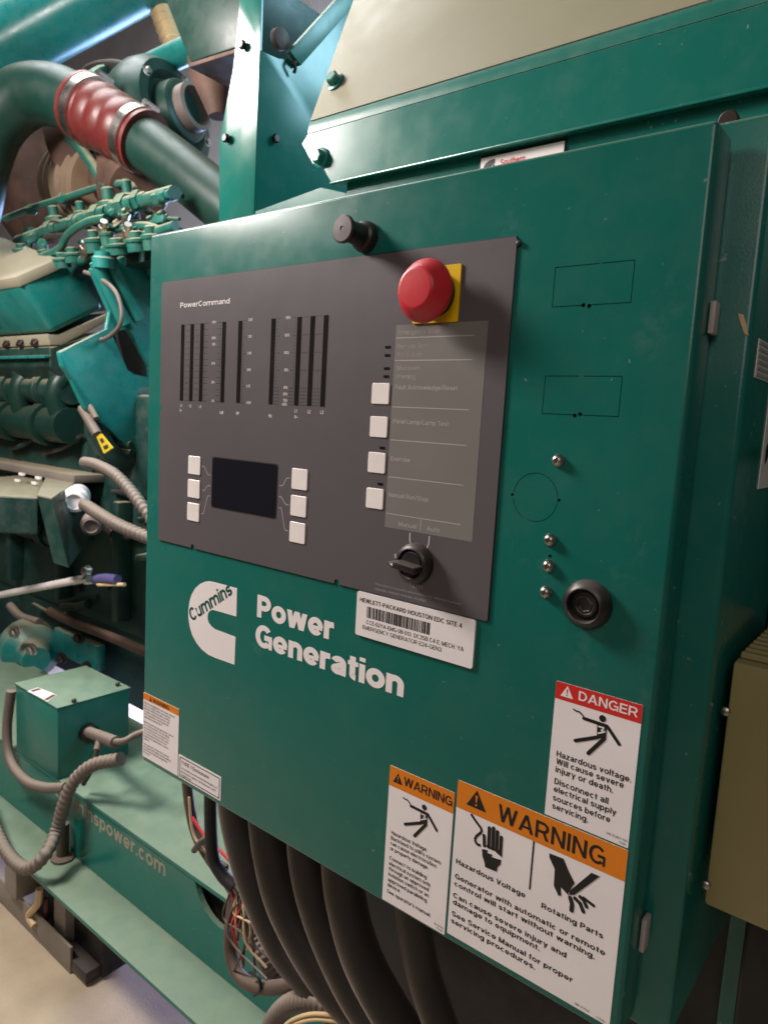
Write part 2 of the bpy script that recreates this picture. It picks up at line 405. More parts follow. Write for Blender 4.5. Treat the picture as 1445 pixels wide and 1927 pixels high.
        for i in range(4): par(a[i], 1 if i % 2 == 0 else 0, a[i+1], 0 if i % 2 == 0 else 1, w*1.04)
    elif ch == 'b': W = 0.58+w*0.5; S.append((_arc(W/2+h*0.2, x/2, W/2-h*1.2, x/2-h*0.92, 0, 360, 26)[:-1], True)); ln((h, 0), (h, 1))
    elif ch == 'p': W = 0.58+w*0.5; S.append((_arc(W/2+h*0.2, x/2, W/2-h*1.2, x/2-h*0.92, 0, 360, 26)[:-1], True)); ln((h, -0.27), (h, x))
    elif ch == 'q': W = 0.58+w*0.5; S.append((_arc(W/2-h*0.2, x/2, W/2-h*1.2, x/2-h*0.92, 0, 360, 26)[:-1], True)); ln((W-h, -0.27), (W-h, x))
    elif ch == 'g': W = 0.58+w*0.5; S.append((_arc(W/2-h*0.2, x/2, W/2-h*1.2, x/2-h*0.92, 0, 360, 26)[:-1], True)); S.append(([(W-h, x), (W-h, -0.06)]+_arc(W/2, -0.06, W/2-h, 0.22-h, 0, -150, 12), False))
    elif ch == 'c': W = 0.52+w*0.5; S.append((_arc(W/2, x/2, W/2-h, x/2-h*0.92, 42, 318, 24), False))
    elif ch == 'f': W = 0.30+w*0.4; c = W*0.5; S.append((_arc(c+0.14, 0.80, 0.14, 0.20-h*0.9, 85, 180, 8)+[(c, 0)], False)); S.append(([(0, x-h*0.75), (W, x-h*0.75)], 0.75))
    elif ch == 'j': W = w*1.3; ln((W-h, x), (W-h, -0.2)); ln((W-h, 0.85), (W-h, 1.0)); S.append(([(0, -0.22), (W-h, -0.22)], 0.8))
    elif ch == 'k': W = 0.52+w*0.5; ln((h, 0), (h, 1)); par(h+h, 0.26, W-h*1.2, x, w*1.15); par(W*0.42, 0.42, W-h*1.1, 0, w*1.15)
    elif ch == 'l': W = w; ln((h, 0), (h, 1))
    elif ch == 'v': W = 0.54+w*0.5; par(h, x, W/2, 0, w*1.02); par(W/2, 0, W-h, x, w*1.02)
    elif ch == 'y': W = 0.54+w*0.5; par(h, x, W/2, 0.0, w*1.02); par(W*0.34, -0.27, W-h, x, w*1.02)
    elif ch == 'x': W = 0.54+w*0.5; par(h*1.1, x, W-h*1.1, 0, w*1.2); par(h*1.1, 0, W-h*1.1, x, w*1.2)
    elif ch == 'z': W = 0.50+w*0.4; S.append(([(0, x-h*0.8), (W, x-h*0.8)], 0.8)); S.append(([(0, h*0.8), (W, h*0.8)], 0.8)); par(h*1.3, h, W-h*1.3, x-h, w*1.3)
    elif ch == 'B':
        W = 0.66+w*0.4; ln((h, 0), (h, 1))
        for y0, y1, ww in ((0.53, 1-h, W*0.95), (h, 0.53, W)):
            r = (y1-y0)/2; S.append(([(h, y1), (ww-h-r, y1)]+_arc(ww-h-r, (y0+y1)/2, r, r, 90, -90, 12)[1:]+[(h, y0)], False))
    elif ch == 'F': W = 0.54+w*0.4; ln((h, 0), (h, 1)); ln((h, 1-h), (W, 1-h)); ln((h, 0.50), (W*0.92, 0.50))
    elif ch == 'H': W = 0.66+w*0.4; ln((h, 0), (h, 1)); ln((W-h, 0), (W-h, 1)); ln((h, 0.52), (W-h, 0.52))
    elif ch == 'J': W = 0.48+w*0.4; S.append(([(W-h, 1), (W-h, 0.28)]+_arc(W/2, 0.28, W/2-h, 0.28-h*0.92, 0, -180, 12), False))
    elif ch == 'K': W = 0.66+w*0.4; ln((h, 0), (h, 1)); par(h*2, 0.36, W-h*1.2, 1, w*1.2); par(W*0.40, 0.56, W-h*1.1, 0, w*1.2)
    elif ch == 'L': W = 0.52+w*0.4; ln((h, 0), (h, 1)); ln((h, h), (W, h))
    elif ch == 'M': W = 0.80+w*0.4; ln((h, 0), (h, 1)); ln((W-h, 0), (W-h, 1)); par(h*1.05, 1, W/2, 0.02, w*1.0); par(W/2, 0.02, W-h*1.05, 1, w*1.0)
    elif ch in 'OQ':
        W = 0.76+w*0.4; S.append((_arc(W/2, 0.5, W/2-h, 0.5-h*0.92, 0, 360, 30)[:-1], True))
        if ch == 'Q': par(W-h, -0.02, W*0.6, 0.28, w)
    elif ch == 'S':
        W = 0.64+w*0.4; q = 0.25
        S.append((_arc(W/2, 1-h-(q-h*0.45), W/2-h, q-h*0.35, 25, 230, 14)+_arc(W/2, h+(q-h*0.45), W/2-h, q-h*0.35, 50, -155, 14), False))
    elif ch == 'T': W = 0.58+w*0.4; ln((0, 1-h), (W, 1-h)); ln((W/2, 0), (W/2, 1-h))
    elif ch == 'U': W = 0.66+w*0.4; r = W/2-h; S.append(([(h, 1), (h, r+h)]+_arc(W/2, r*0.95+h*0.92, r, r*0.95, 180, 360, 14)+[(W-h, 1)], False))
    elif ch == 'V': W = 0.68+w*0.4; par(h, 1, W/2, 0, w*1.04); par(W/2, 0, W-h, 1, w*1.04)
    elif ch == 'X': W = 0.68+w*0.4; par(h, 1, W-h, 0, w*1.2); par(h, 0, W-h, 1, w*1.2)
    elif ch == 'Y': W = 0.68+w*0.4; par(h, 1, W/2, 0.40, w*1.1); par(W/2, 0.40, W-h, 1, w*1.1); ln((W/2, 0), (W/2, 0.46))
    elif ch == 'Z': W = 0.62+w*0.4; ln((0, 1-h), (W, 1-h)); ln((0, h), (W, h)); par(h*1.3, h, W-h*1.3, 1-h, w*1.25)
    elif ch == '0': W = 0.56+w*0.4; S.append((_arc(W/2, 0.5, W/2-h, 0.5-h*0.92, 0, 360, 26)[:-1], True))
    elif ch == '1': W = 0.34+w*0.3; ln((W-h, 0), (W-h, 1)); S.append(([(0, 0.76), (W*0.4, 0.80), (W-h, 0.96)], 0.75))
    elif ch == '2': W = 0.54+w*0.4; S.append((_arc(W/2, 0.70, W/2-h, 0.30-h*0.92, 170, -35, 14)+[(h*1.3, h*1.6)], False)); ln((0, h), (W, h))
    elif ch == '3': W = 0.54+w*0.4; S.append((_arc(W/2, 0.745, W/2-h*1.1, 0.255-h, 160, -90, 14), False)); S.append((_arc(W/2, 0.28, W/2-h, 0.28-h*0.6, 90, -165, 14), False))
    elif ch == '4': W = 0.58+w*0.4; ln((W*0.72, 0), (W*0.72, 1)); S.append(([(0, 0.27), (W, 0.27)], 0.85)); par(h*0.8, 0.25, W*0.70, 1.0, w*1.05)
    elif ch == '5': W = 0.54+w*0.4; ln((W*0.14, 1-h), (W*0.92, 1-h)); ln((W*0.17, 1), (W*0.12, 0.45)); S.append((_arc(W/2-h*0.1, 0.33, W/2-h, 0.33-h*0.92, 140, -160, 18), False))
    elif ch in '69':
        W = 0.56+w*0.4; f_ = (lambda L: L) if ch == '6' else (lambda L: [(W-a, 1-b) for a, b in L])
        S.append((f_(_arc(W/2, 0.32, W/2-h, 0.32-h*0.92, 0, 360, 24)[:-1]), True)); S.append((f_(_arc(W/2, 0.5, W/2-h, 0.5-h*0.92, 45, 200, 16)), False))
    elif ch == '7': W = 0.52+w*0.4; ln((0, 1-h), (W, 1-h)); par(W*0.30, 0, W-h*1.1, 1-h, w*1.1)
    elif ch == '8': W = 0.56+w*0.4; S.append((_arc(W/2, 0.745, W/2-h*1.2, 0.255-h, 0, 360, 22)[:-1], True)); S.append((_arc(W/2, 0.27, W/2-h, 0.27-h*0.7, 0, 360, 22)[:-1], True))
    elif ch == '.': W = w; ln((h, 0), (h, w*0.95))
    elif ch == ':': W = w; ln((h, 0), (h, w*0.95)); ln((h, 0.55), (h, 0.55+w*0.95))
    elif ch == ',': W = w; ln((h, w*0.95), (h*0.5, -w*0.9))
    elif ch == "'": W = w*0.8; S.append(([(h*0.8, 1), (h*0.7, 0.7)], 0.75))
    elif ch == '-': W = 0.32; ln((0.02, 0.38), (0.30, 0.38))
    elif ch == '/': W = 0.36; par(h*0.6, -0.06, W-h*0.6, 1.05, w*0.8)
    elif ch == '%': W = 0.86; S.append((_arc(0.19, 0.76, 0.17, 0.21, 0, 360, 14)[:-1], 0.7)); S.append((_arc(0.67, 0.24, 0.17, 0.21, 0, 360, 14)[:-1], 0.7)); par(0.22, 0, 0.64, 1, w*0.7)
    elif ch == '~': W = 0.55; S.append(([(0, 0.34), (0.10, 0.46), (0.22, 0.46), (0.33, 0.36), (0.45, 0.36), (0.55, 0.48)], 0.8))
    elif ch == '<': W = 0.50; S.append(([(0.50, 0.72), (0.05, 0.42), (0.50, 0.12)], 0.8))
    elif ch == '>': W = 0.50; S.append(([(0.0, 0.72), (0.45, 0.42), (0.0, 0.12)], 0.8))
    elif ch == '&': W = 0.62; S.append((_arc(0.28, 0.26, 0.24, 0.22, 20, 360, 16), 0.8)); S.append((_arc(0.28, 0.72, 0.15, 0.20, 0, 360, 14), 0.8))
    else: W = 0.24
    return W, S, Q
def add_text(bm, s, org, ex, ey, width=None, cap=5.0, bold=0.0, align='L', res=3):
    w = 0.105+bold*2.3; gap = 0.11
    if width is None: width = cap*(sum(heavy_glyph(c, w)[0] for c in s)+gap*(len(s)-1))*0.92
    org = org+ex*({'L': 0, 'C': -0.5, 'R': -1.0}[align]*width)
    heavy_text(bm, s, org, ex, ey, width, cap, w, gap)
def heavy_text(bm, s, org, ex, ey, width, cap, w=0.18, gap=0.07, slant=0.0):
    pen = 0.0; items = []; lay = 0
    for ch in s:
        W, S, Q = heavy_glyph(ch, w)
        items.append((pen, S, Q)); pen += W+gap
    total = pen-gap
    sx = width/total
    nz = ex.cross(ey).normalized()
    def pt(x, y, k): return org+ex*((x+slant*y)*sx)+ey*(y*cap)+nz*(k*0.000015)
    for x0, S, Q in items:
        lay = 0
        for q in Q:
            bm.faces.new([bm.verts.new(pt(x0+a, b, lay)) for a, b in q]); lay += 1
        for p, closed in S:
            ww = w*(closed if isinstance(closed, float) else 1.0); cl = closed is True
            n = len(p); Lf = []; Rt = []
            for i in range(n):
                a = p[(i-1) % n] if (cl or i > 0) else p[i]
                b = p[(i+1) % n] if (cl or i < n-1) else p[i]
                d1 = Vector((p[i][0]-a[0], p[i][1]-a[1])); d2 = Vector((b[0]-p[i][0], b[1]-p[i][1]))
                d1 = d1.normalized() if d1.length > 1e-9 else d2.normalized()
                d2 = d2.normalized() if d2.length > 1e-9 else d1
                t = (d1+d2).normalized(); m = min(1.6, 1/max(0.5, t.dot(d1)))
                nx, ny = -t.y*ww/2*m, t.x*ww/2*m
                Lf.append(bm.verts.new(pt(x0+p[i][0]+nx, p[i][1]+ny, lay))); Rt.append(bm.verts.new(pt(x0+p[i][0]-nx, p[i][1]-ny, lay)))
            for i in range(n if cl else n-1):
                j = (i+1) % n
                bm.faces.new((Lf[i], Rt[i], Rt[j], Lf[j]))
            lay += 1
EX, EZ, EY = Vector((0.001, 0, 0)), Vector((0, 0, 0.001)), Vector((0, 0.001, 0))
def dtext(bm, s, u, v, w, **k):
    add_text(bm, s, D(u, v, w), EX, EZ, **k)
def dpoly(bm, pts, w, t=0.15):
    """flat piece on the door plane from (u,v) points, front at height w, thickness t"""
    add_prism(bm, [D(u, v, w) for u, v in pts], Vector((0, t/1000, 0)))
def rrect(u0, v0, u1, v1, r=0.0, n=4):
    if r <= 0: return [(u0, v0), (u1, v0), (u1, v1), (u0, v1)]
    out = []
    for cx, cy, a0 in ((u1-r, v0+r, -90), (u1-r, v1-r, 0), (u0+r, v1-r, 90), (u0+r, v0+r, 180)):
        for k in range(n+1):
            a = math.radians(a0+90*k/n); out.append((cx+r*math.cos(a), cy+r*math.sin(a)))
    return out
def dline(bm, pts, wd, w, t=0.1):
    for (a, b), (c, d) in zip(pts, pts[1:]):
        L = math.hypot(c-a, d-b) or 1e-6
        nx, ny = -(d-b)/L*wd/2, (c-a)/L*wd/2
        dpoly(bm, [(a+nx, b+ny), (c+nx, d+ny), (c-nx, d-ny), (a-nx, b-ny)], w, t)
def disc(u, v, r, n=20):
    return [(u+r*math.cos(2*math.pi*k/n), v+r*math.sin(2*math.pi*k/n)) for k in range(n)]

# ================================================================== SETTING
bm = BM(); add_box(bm, (-14, -6, -0.2), (8, 9, 0.0)); struct('floor', bm, 'concrete')
bm = BM(); add_box(bm, (-14, 3.75, 0.0), (8, 3.9, 6.0)); struct('back_wall', bm, 'wall_grey')

# ================================================================== CONTROL CABINET
cab = thing('control_cabinet', (-0.44, 0.62, 0.95), 'green control cabinet with grey instrument panel, red stop button and warning stickers on its door', 'cabinet')
bm = BM(); add_box(bm, (-0.745, 0.5405, 0.985), (-0.1160, 0.735, 1.45+0.2185), 0.004, 3)
obj('cabinet_body', bm, 'green_paint', cab, True)
DW_, DH_ = 626.5, 655.0
bm = BM(); add_box(bm, D(0, 0, 0), D(DW_, DH_, -36.5), 0.0035, 4)
door = obj('door', bm, 'green_paint', cab, True, 40)
# punched knock-out outlines, drilled holes
cb = BM()
def groove(pts, wd=0.6, dep=1.6):
    for (a, b), (c, d) in zip(pts, pts[1:]):
        L = math.hypot(c-a, d-b)
        ex_, ey_ = (c-a)/L*wd/2, (d-b)/L*wd/2
        nx, ny = -ey_, ex_
        q = [(a-ex_+nx, b-ey_+ny), (c+ex_+nx, d+ey_+ny), (c+ex_-nx, d+ey_-ny), (a-ex_-nx, b-ey_-ny)]
        add_prism(cb, [D(u, v, 1.0) for u, v in q], Vector((0, (dep+1)/1000, 0)))
groove([(555.5, 83), (522.2, 83), (522.2, 111.5), (547, 111.5)])
groove([(550.5, 111.5), (581.2, 111.5), (581.2, 83), (558, 83)])
groove([(548, 162.2), (521.3, 162.2), (521.3, 190.4), (547, 190.4)])
groove([(551.5, 190.4), (580.3, 190.4), (580.3, 162.2), (552, 162.2)])
cut(door, cb)
cb = BM()
arc = lambda a0, a1, n=22: [(521.3+18.7*math.cos(math.radians(a0+(a1-a0)*k/n)), 254.7+18.7*math.sin(math.radians(a0+(a1-a0)*k/n))) for k in range(n+1)]
def ringcut(a0, a1, n=22):
    o = [(521.3+19.0*math.cos(math.radians(a0+(a1-a0)*k/n)), 254.7+19.0*math.sin(math.radians(a0+(a1-a0)*k/n))) for k in range(n+1)]
    i = [(521.3+18.45*math.cos(math.radians(a0+(a1-a0)*k/n)), 254.7+18.45*math.sin(math.radians(a0+(a1-a0)*k/n))) for k in range(n+1)]
    add_prism(cb, [D(u, v, 1.0) for u, v in o+i[::-1]], Vector((0, 0.0026, 0)))
ringcut(7, 173); ringcut(187, 353)
for u, v, r in ((546.5, 111.5, 1.6), (551, 112.3, 1.6), (547.5, 191, 1.6), (551.5, 189.8, 1.6), (537.8, 298.3, 1.5)):
    add_lathe(cb, D(u, v, 1.0), (0, 1, 0), [(r/1000, 0), (r/1000, 0.006)], 14)
for u in (501.6, 541.0):
    add_lathe(cb, D(u, 254.7, 1.0), (0, 1, 0), [(0.0014, 0), (0.0014, 0.006)], 14)
cut(door, cb)
door.data.shade_smooth()
door.data.set_sharp_from_angle(angle=math.radians(30))
bm = BM(); add_lathe(bm, at(1369, 226, 0.556), (0, -1, 0), [(0.0068, -0.006), (0.0068, 0.0), (0.006, 0.0008)], 24)
obj('corner_hole_disc', bm, 'dark_bolt', cab, True)  # dark disc put where the sheet corner has a hole
for v0, v1 in ((109, 131), (568, 595)):
    bm = BM(); add_box(bm, D(627.0, v0, -24), D(631.0, v1, -36), 0.001)
    obj('hinge', bm, 'grey_metal', cab, True)
bm = BM(); add_tube(bm, [Vector((DX0-0.0035, 0.516, DZ0-0.375)), Vector((DX0-0.0035, 0.516, DZ0-0.50))], 0.0042, 10)
obj('edge_rod', bm, 'grey_metal', cab, True)

# ---- grey instrument panel
PT = 1.6
def panel_outline(g=0.0):
    pts = [(27.5-g, 60), (29.5, 57.3-g), (487.5, 57.3-g), (489, 58.8), (488.8+g, 359), (487.5, 360.4+g)]
    def notch(uc, depth=4.5, w=2.6):
        return [(uc+w+.5, 360.4+g), (uc+w, 360.4-depth+1), (uc+w*0.4, 360.4-depth), (uc-w*0.4, 360.4-depth), (uc-w, 360.4-depth+1), (uc-w-.5, 360.4+g)]
    pts += notch(322) + notch(97)
    pts += [(30.5, 360.4+g), (28.3-g, 358.4)]
    pts += [(28.2-g, 206), (30.5, 205), (30.5, 198), (28.1-g, 197)]
    return pts
bm = BM(); dpoly(bm, panel_outline(0.9), PT*0.5, 0.7)
pan_gasket = obj('panel_gasket', bm, 'gasket', cab)
bm = BM(); dpoly(bm, panel_outline(), PT, 0.75)
pan = obj('instrument_panel', bm, 'panel_grey', cab, label='grey membrane instrument panel with bar meters, screen and white keys')
W1 = PT+0.25
bars = [70.0, 87.3, 105.1, 143.0, 169.5, 220.3, 257.3, 275.2, 292.8]
for u in bars:
    bm = BM(); dpoly(bm, rrect(u-2.9, 106.7, u+2.9, 192.0), W1, 0.24); obj('bar_meter', bm, 'smoked_bar', pan)
# scale ticks, printed
bm = BM()
tk = lambda u0, u1, v, wd=0.75: dpoly(bm, rrect(u0, v-wd/2, u1, v+wd/2), PT+0.10, 0.08)
for k in range(14):
    v = 106.9+k*(191.6-106.9)/13
    tk(75.5, 82.5, v); tk(92.5, 100.0, v); tk(109.5, 116.0, v); tk(131.5, 138.5, v)
for k in range(27):
    v = 106.9+k*(191.6-106.9)/26
    tk(109.5, 112.0, v, 0.4); tk(136.0, 138.5, v, 0.4)
for k in range(31):
    v = 106.9+k*(191.6-106.9)/30
    tk(174.0, 180.0 if k % 6 == 0 else 176.2, v)
for k in range(26):
    v = 107+k*3.4
    if v > 174: break
    tk(225.0, 231.0 if k % 5 == 0 else 227.3, v); tk(247.5 if k % 5 == 0 else 250.8, 252.8, v)
    if k % 5 == 0: tk(262.0, 270.5, v); tk(279.5, 288.0, v)
for v in (175.2, 178.6, 182.0, 185.3, 188.6, 191.6):
    tk(225, 231.5, v); tk(246.0, 252.6, v); tk(262.0, 270.5, v); tk(279.5, 288.0, v)
obj('scale_ticks', bm, 'ink_dim', pan)['kind'] = 'stuff'
bm = BM()
T = PT+0.12
heavy_text(bm, 'PowerCommand', D(64.2, 87.9, T), EX, EZ, 87, 5.8, 0.155, 0.08)
obj('panel_heading', bm, 'ink_white', pan)
for s, u, v, c in (('L1', 70, 199.2, 3.0), ('A~', 69.3, 204.6, 3.2), ('L2', 87, 199.2, 3.0), ('L3', 104.8, 199.4, 3.0), ('kW', 143, 205, 3.6), ('PF', 169.7, 205, 3.6), ('Hz', 220.5, 205.4, 3.6), ('L1', 257.2, 199.0, 3.2), ('V~', 258, 205.2, 3.6), ('L2', 275.6, 199.2, 3.2), ('L3', 292.7, 199.2, 3.2)):
    bm = BM(); dtext(bm, s, u, v, T, cap=c, bold=0.02, align='C'); obj('meter_lettering', bm, 'ink_white', pan)
bm = BM()
for s, v in (('125%', 106.6), ('100%', 123.4), ('90%', 130.2), ('60%', 150.6), ('30%', 171), ('0%', 191.4)):
    dtext(bm, s, 129.5, v+1.0, T, cap=2.8, bold=0.02, align='R', res=2)
for k, s in enumerate(('0.90', '1.00', '0.90', '0.80', '0.70', '<0.60')):
    dtext(bm, s, 182.3, 107.6+17*k, T, cap=2.8, bold=0.02, res=2)
for s, v in (('110%', 107), ('105%', 124), ('100%', 141), ('95%', 158), ('90%', 175.2), ('80%', 181.6), ('70%', 188.0), ('<65%', 191.8)):
    dtext(bm, s, 244.5, v+1.0, T, cap=2.8, bold=0.02, align='R', res=2)
obj('scale_lettering', bm, 'ink_white', pan)['kind'] = 'stuff'
# screen
bm = BM(); dpoly(bm, rrect(128.9, 251.9, 235.2, 308.9, 3.4), PT+0.2, 0.25); scr = obj('display_rim', bm, 'screen_rim', pan)
bm = BM(); dpoly(bm, rrect(130.0, 253.0, 234.1, 307.8, 2.6), PT+0.35, 0.25); obj('display_screen', bm, 'screen_glass', pan)
# keys
def key(u0, v0, u1, v1):
    b = BM()
    o = rrect(u0, v0, u1, v1, 1.8); i = rrect(u0+0.5, v0+0.5, u1-0.5, v1-0.5, 1.4)
    ob_, ot, it = [[b.verts.new(D(u, v, w)) for u, v in q] for q, w in ((o, PT-0.2), (o, PT+0.5), (i, PT+0.95))]
    n = len(o)
    for A_, B_ in ((ob_, ot), (ot, it)):
        for k in range(n): b.faces.new((A_[k], A_[(k+1) % n], B_[(k+1) % n], B_[k]))
    b.faces.new(it)
    bmesh.ops.recalc_face_normals(b, faces=b.faces[:])
    return obj('push_key', b, 'button_white', pan)
for u0, u1 in ((86.2, 108.7), (255.7, 278.0)):
    for v0 in (254.1, 281.0, 307.8): key(u0, v0, u1, v0+20.9)
for v0 in (169.2, 198.8, 231.0, 263.6): key(353.8, v0, 374.1, v0+18.7)
bm = BM()
pc = crop(330, 820, 4.817)
for pts in ([(255, 275), (275, 278), (308, 352), (332, 358)], [(257, 492), (278, 494), (308, 450), (332, 455)], [(247, 705), (268, 706), (304, 545), (330, 545)],
            [(955, 452), (985, 452), (1020, 385), (1050, 382)], [(950, 550), (970, 552), (1010, 620), (1040, 628)], [(948, 652), (972, 654), (1003, 852), (1030, 862)]):
    bm = BM(); dline(bm, pc(pts), 0.8, PT+0.10, 0.08); obj('key_lead_line', bm, 'ink_grey', pan)
# function list under a milky film
bm = BM(); dpoly(bm, rrect(377.0, 119.2, 469.2, 297.3, 0.5), PT+0.12, 0.2); film = obj('legend_film', bm, 'film_grey', pan)
F = PT+0.2
bm = BM()
for v in (130.3, 149.6, 189.8, 218.8, 251.7, 284.6): dpoly(bm, rrect(377.8, v-0.4, 457, v+0.4), F, 0.06)
dpoly(bm, rrect(416.1, 284.6, 416.9, 295.5), F, 0.06)
for s, u, v, wd in (('Fault Acknowledge/Reset', 380, 174.4, 65), ('Panel Lamp/Lamp Test', 379.8, 204.0, 58.5), ('Exercise', 379.6, 237.0, 21.4), ('Manual Run/Stop', 379.5, 269.3, 43.5), ('Manual', 392.6, 294.2, 19.3), ('Auto', 423.3, 294.1, 13.2)):
    dtext(bm, s, u, v, F, width=wd, cap=3.9, bold=0.018)
obj('legend_lettering', bm, 'ink_grey', pan)
bm = BM()
for s, v, wd in (('Emergency Stop', 127.5, 43), ('Remote Start', 139.3, 33), ('Not in Auto', 146.6, 27), ('Shutdown', 157.9, 25), ('Warning', 165.3, 21.5)):
    dtext(bm, s, 380, v, F, width=wd, cap=3.9, bold=0.010)
obj('faded_lettering', bm, 'ink_faded', pan)
for v in (137.9, 145.0, 156.4, 163.4, 226.6, 259.2):
    bm = BM(); dpoly(bm, rrect(365.9, v-1.15, 372.2, v+1.15, 0.7), PT+0.25, 0.3); obj('status_lamp', bm, 'smoked_bar', pan)
bm = BM()
dtext(bm, '0', 390.0, 323.5, T, cap=3.7, bold=0.01)
dtext(bm, '-', 394.0, 323.5, T, cap=3.0, bold=0.01)
dline(bm, [(405.5, 298.5), (405.8, 305), (407.2, 310)], 0.7, PT+0.1, 0.08)
dline(bm, [(426.3, 298.5), (426.2, 305), (424.6, 309.5)], 0.7, PT+0.1, 0.08)
obj('switch_marks', bm, 'ink_white', pan)
bm = BM()
dtext(bm, '3201', 411.5, 346.6, T, width=11.2, cap=3.7, bold=0.008)
dtext(bm, 'This product is covered by one or more of the following US patents:', 369.6, 352.0, T, width=93.7, cap=1.9, res=2)
dtext(bm, '4500986, 4990001, 5119096, 4531069', 369.5, 356.8, T, width=57.5, cap=1.9, res=2)
obj('fine_print', bm, 'ink_grey', pan)
bm = BM(); add_lathe(bm, D(490.6, 62.5, 0), (0, -1, 0), [(0.0022, 0), (0.0022, 0.0022), (0.001, 0.003)], 12); obj('panel_screw', bm, 'gasket', pan, True)

# ---- emergency stop
bm = BM(); dpoly(bm, rrect(395.2, 73.2, 441.0, 119.0, 1.2), PT+1.6, 1.5)
estop = obj('stop_button', bm, 'yellow_plate', cab, True, 30, label='yellow square plate of the red emergency stop button')
bm = BM(); add_lathe(bm, D(418, 96, PT+1.6), (0, -1, 0), [(0.0190, 0), (0.0190, 0.0045), (0.0180, 0.0055), (0.0170, 0.0058), (0.0165, 0.0125), (0.0130, 0.0130)], 40)
obj('collar', bm, 'black_plastic', estop, True)
bm = BM(); add_lathe(bm, D(418, 96, PT+1.6), (0, -1, 0), [(0.0120, 0.0100), (0.0235, 0.0122), (0.0248, 0.0130), (0.0256, 0.0148), (0.0257, 0.0165), (0.0252, 0.0180), (0.0242, 0.0196), (0.0185, 0.0276), (0.0170, 0.0292), (0.0160, 0.0298), (0.0145, 0.0300), (0.0, 0.0294)], 60)
obj('mushroom_head', bm, 'red_plastic', estop, True, 60)

# ---- selector switch
sx, sv = 415.0, 324.0
bm = BM(); add_lathe(bm, D(sx, sv, PT), (0, -1, 0), [(0.0178, 0), (0.0180, 0.0035), (0.0172, 0.0075), (0.0150, 0.0102), (0.0132, 0.0108), (0.0126, 0.0102), (0.0122, 0.0060)], 40)
sel = obj('selector_switch', bm, 'black_plastic', cab, True, label='black rotary selector switch with pointer lever')
bm = BM(); add_lathe(bm, D(sx, sv, PT+4.5), (0, -1, 0), [(0.0112, 0), (0.0112, 0.004), (0.0104, 0.0055), (0.0, 0.0055)], 32); obj('hub', bm, 'black_plastic', sel, True)
bm = BM()
pts = [(-16.5, -0.8), (-9.5, -3.2), (12.5, -3.0), (13.5, -2.0), (13.5, 2.0), (12.5, 3.0), (-9.5, 3.2), (-16.5, 0.8)]
a_ = math.radians(5)
add_prism(bm, [D(sx+x*math.cos(a_)-y*math.sin(a_), sv+1.5+x*math.sin(a_)+y*math.cos(a_), PT+9) for x, y in pts], Vector((0, -0.013, 0)), 0.0012, 2)
obj('lever', bm, 'black_plastic', sel, True)
bm = BM(); dpoly(bm, [(sx-13.4, sv+0.2), (sx-9.8, sv-0.8), (sx-9.8, sv+1.8)], PT+22.3, 0.2); obj('pointer_mark', bm, 'ink_white', sel)

# ---- pull knob above the panel
bm = BM(); add_lathe(bm, D(336.4, 40.8, 0), (0, -1, 0), [(0.0135, 0), (0.0138, 0.003), (0.0125, 0.0055), (0.0125, 0.0075), (0.0098, 0.009), (0.0092, 0.024), (0.0104, 0.028), (0.0118, 0.0295), (0.0120, 0.0315), (0.0112, 0.0325)], 36)
pk = obj('pull_knob', bm, 'black_plastic', cab, True, label='black pull knob with dull flat face above the panel')
bm = BM(); add_lathe(bm, D(336.4, 40.8, 32.4), (0, -1, 0), [(0.0110, 0), (0.0106, 0.0006), (0.0022, 0.0009), (0.0016, 0.0004), (0.0, 0.0004)], 36); obj('knob_face', bm, 'plunger_face', pk, True)

# ---- rivets and latch
for u, v in ((538.2, 225.0), (537.3, 285.6), (537.9, 305.8), (537.5, 326.3)):
    bm = BM(); add_lathe(bm, D(u, v, 0), (0, -1, 0), [(0.0050, 0), (0.0052, 0.0010), (0.0046, 0.0018), (0.0043, 0.0030), (0.0036, 0.0043), (0.0022, 0.0050), (0.0018, 0.0042), (0, 0.0042)], 24); obj('rivet', bm, 'zinc', cab, True, 50)
bm = BM(); add_lathe(bm, D(571.6, 328.6, 0), (0, -1, 0), [(0.0182, 0), (0.0186, 0.0025), (0.0178, 0.0060), (0.0150, 0.0098), (0.0130, 0.0108), (0.0122, 0.0104), (0.0116, 0.0030), (0.0096, 0.0028)], 48)
lat = obj('door_latch', bm, 'black_plastic', cab, True, 40, label='round black door latch with hexagonal key recess')
bm = BM(); add_lathe(bm, D(571.6, 328.6, 2), (0, -1, 0), [(0.0094, 0.0), (0.0094, 0.0040), (0.0088, 0.0050), (0.0070, 0.0052), (0.0064, 0.0048)], 40); obj('lock_barrel', bm, 'black_plastic', lat, True, 40)
bm = BM(); add_lathe(bm, D(571.6, 328.6, 2), (0, -1, 0), [(0.0068, 0.0046), (0.0052, 0.0052), (0.0046, 0.0048), (0.0044, 0.0004), (0.0, 0.0004)], 6, 0.3); obj('key_recess', bm, 'dark_bolt', lat)

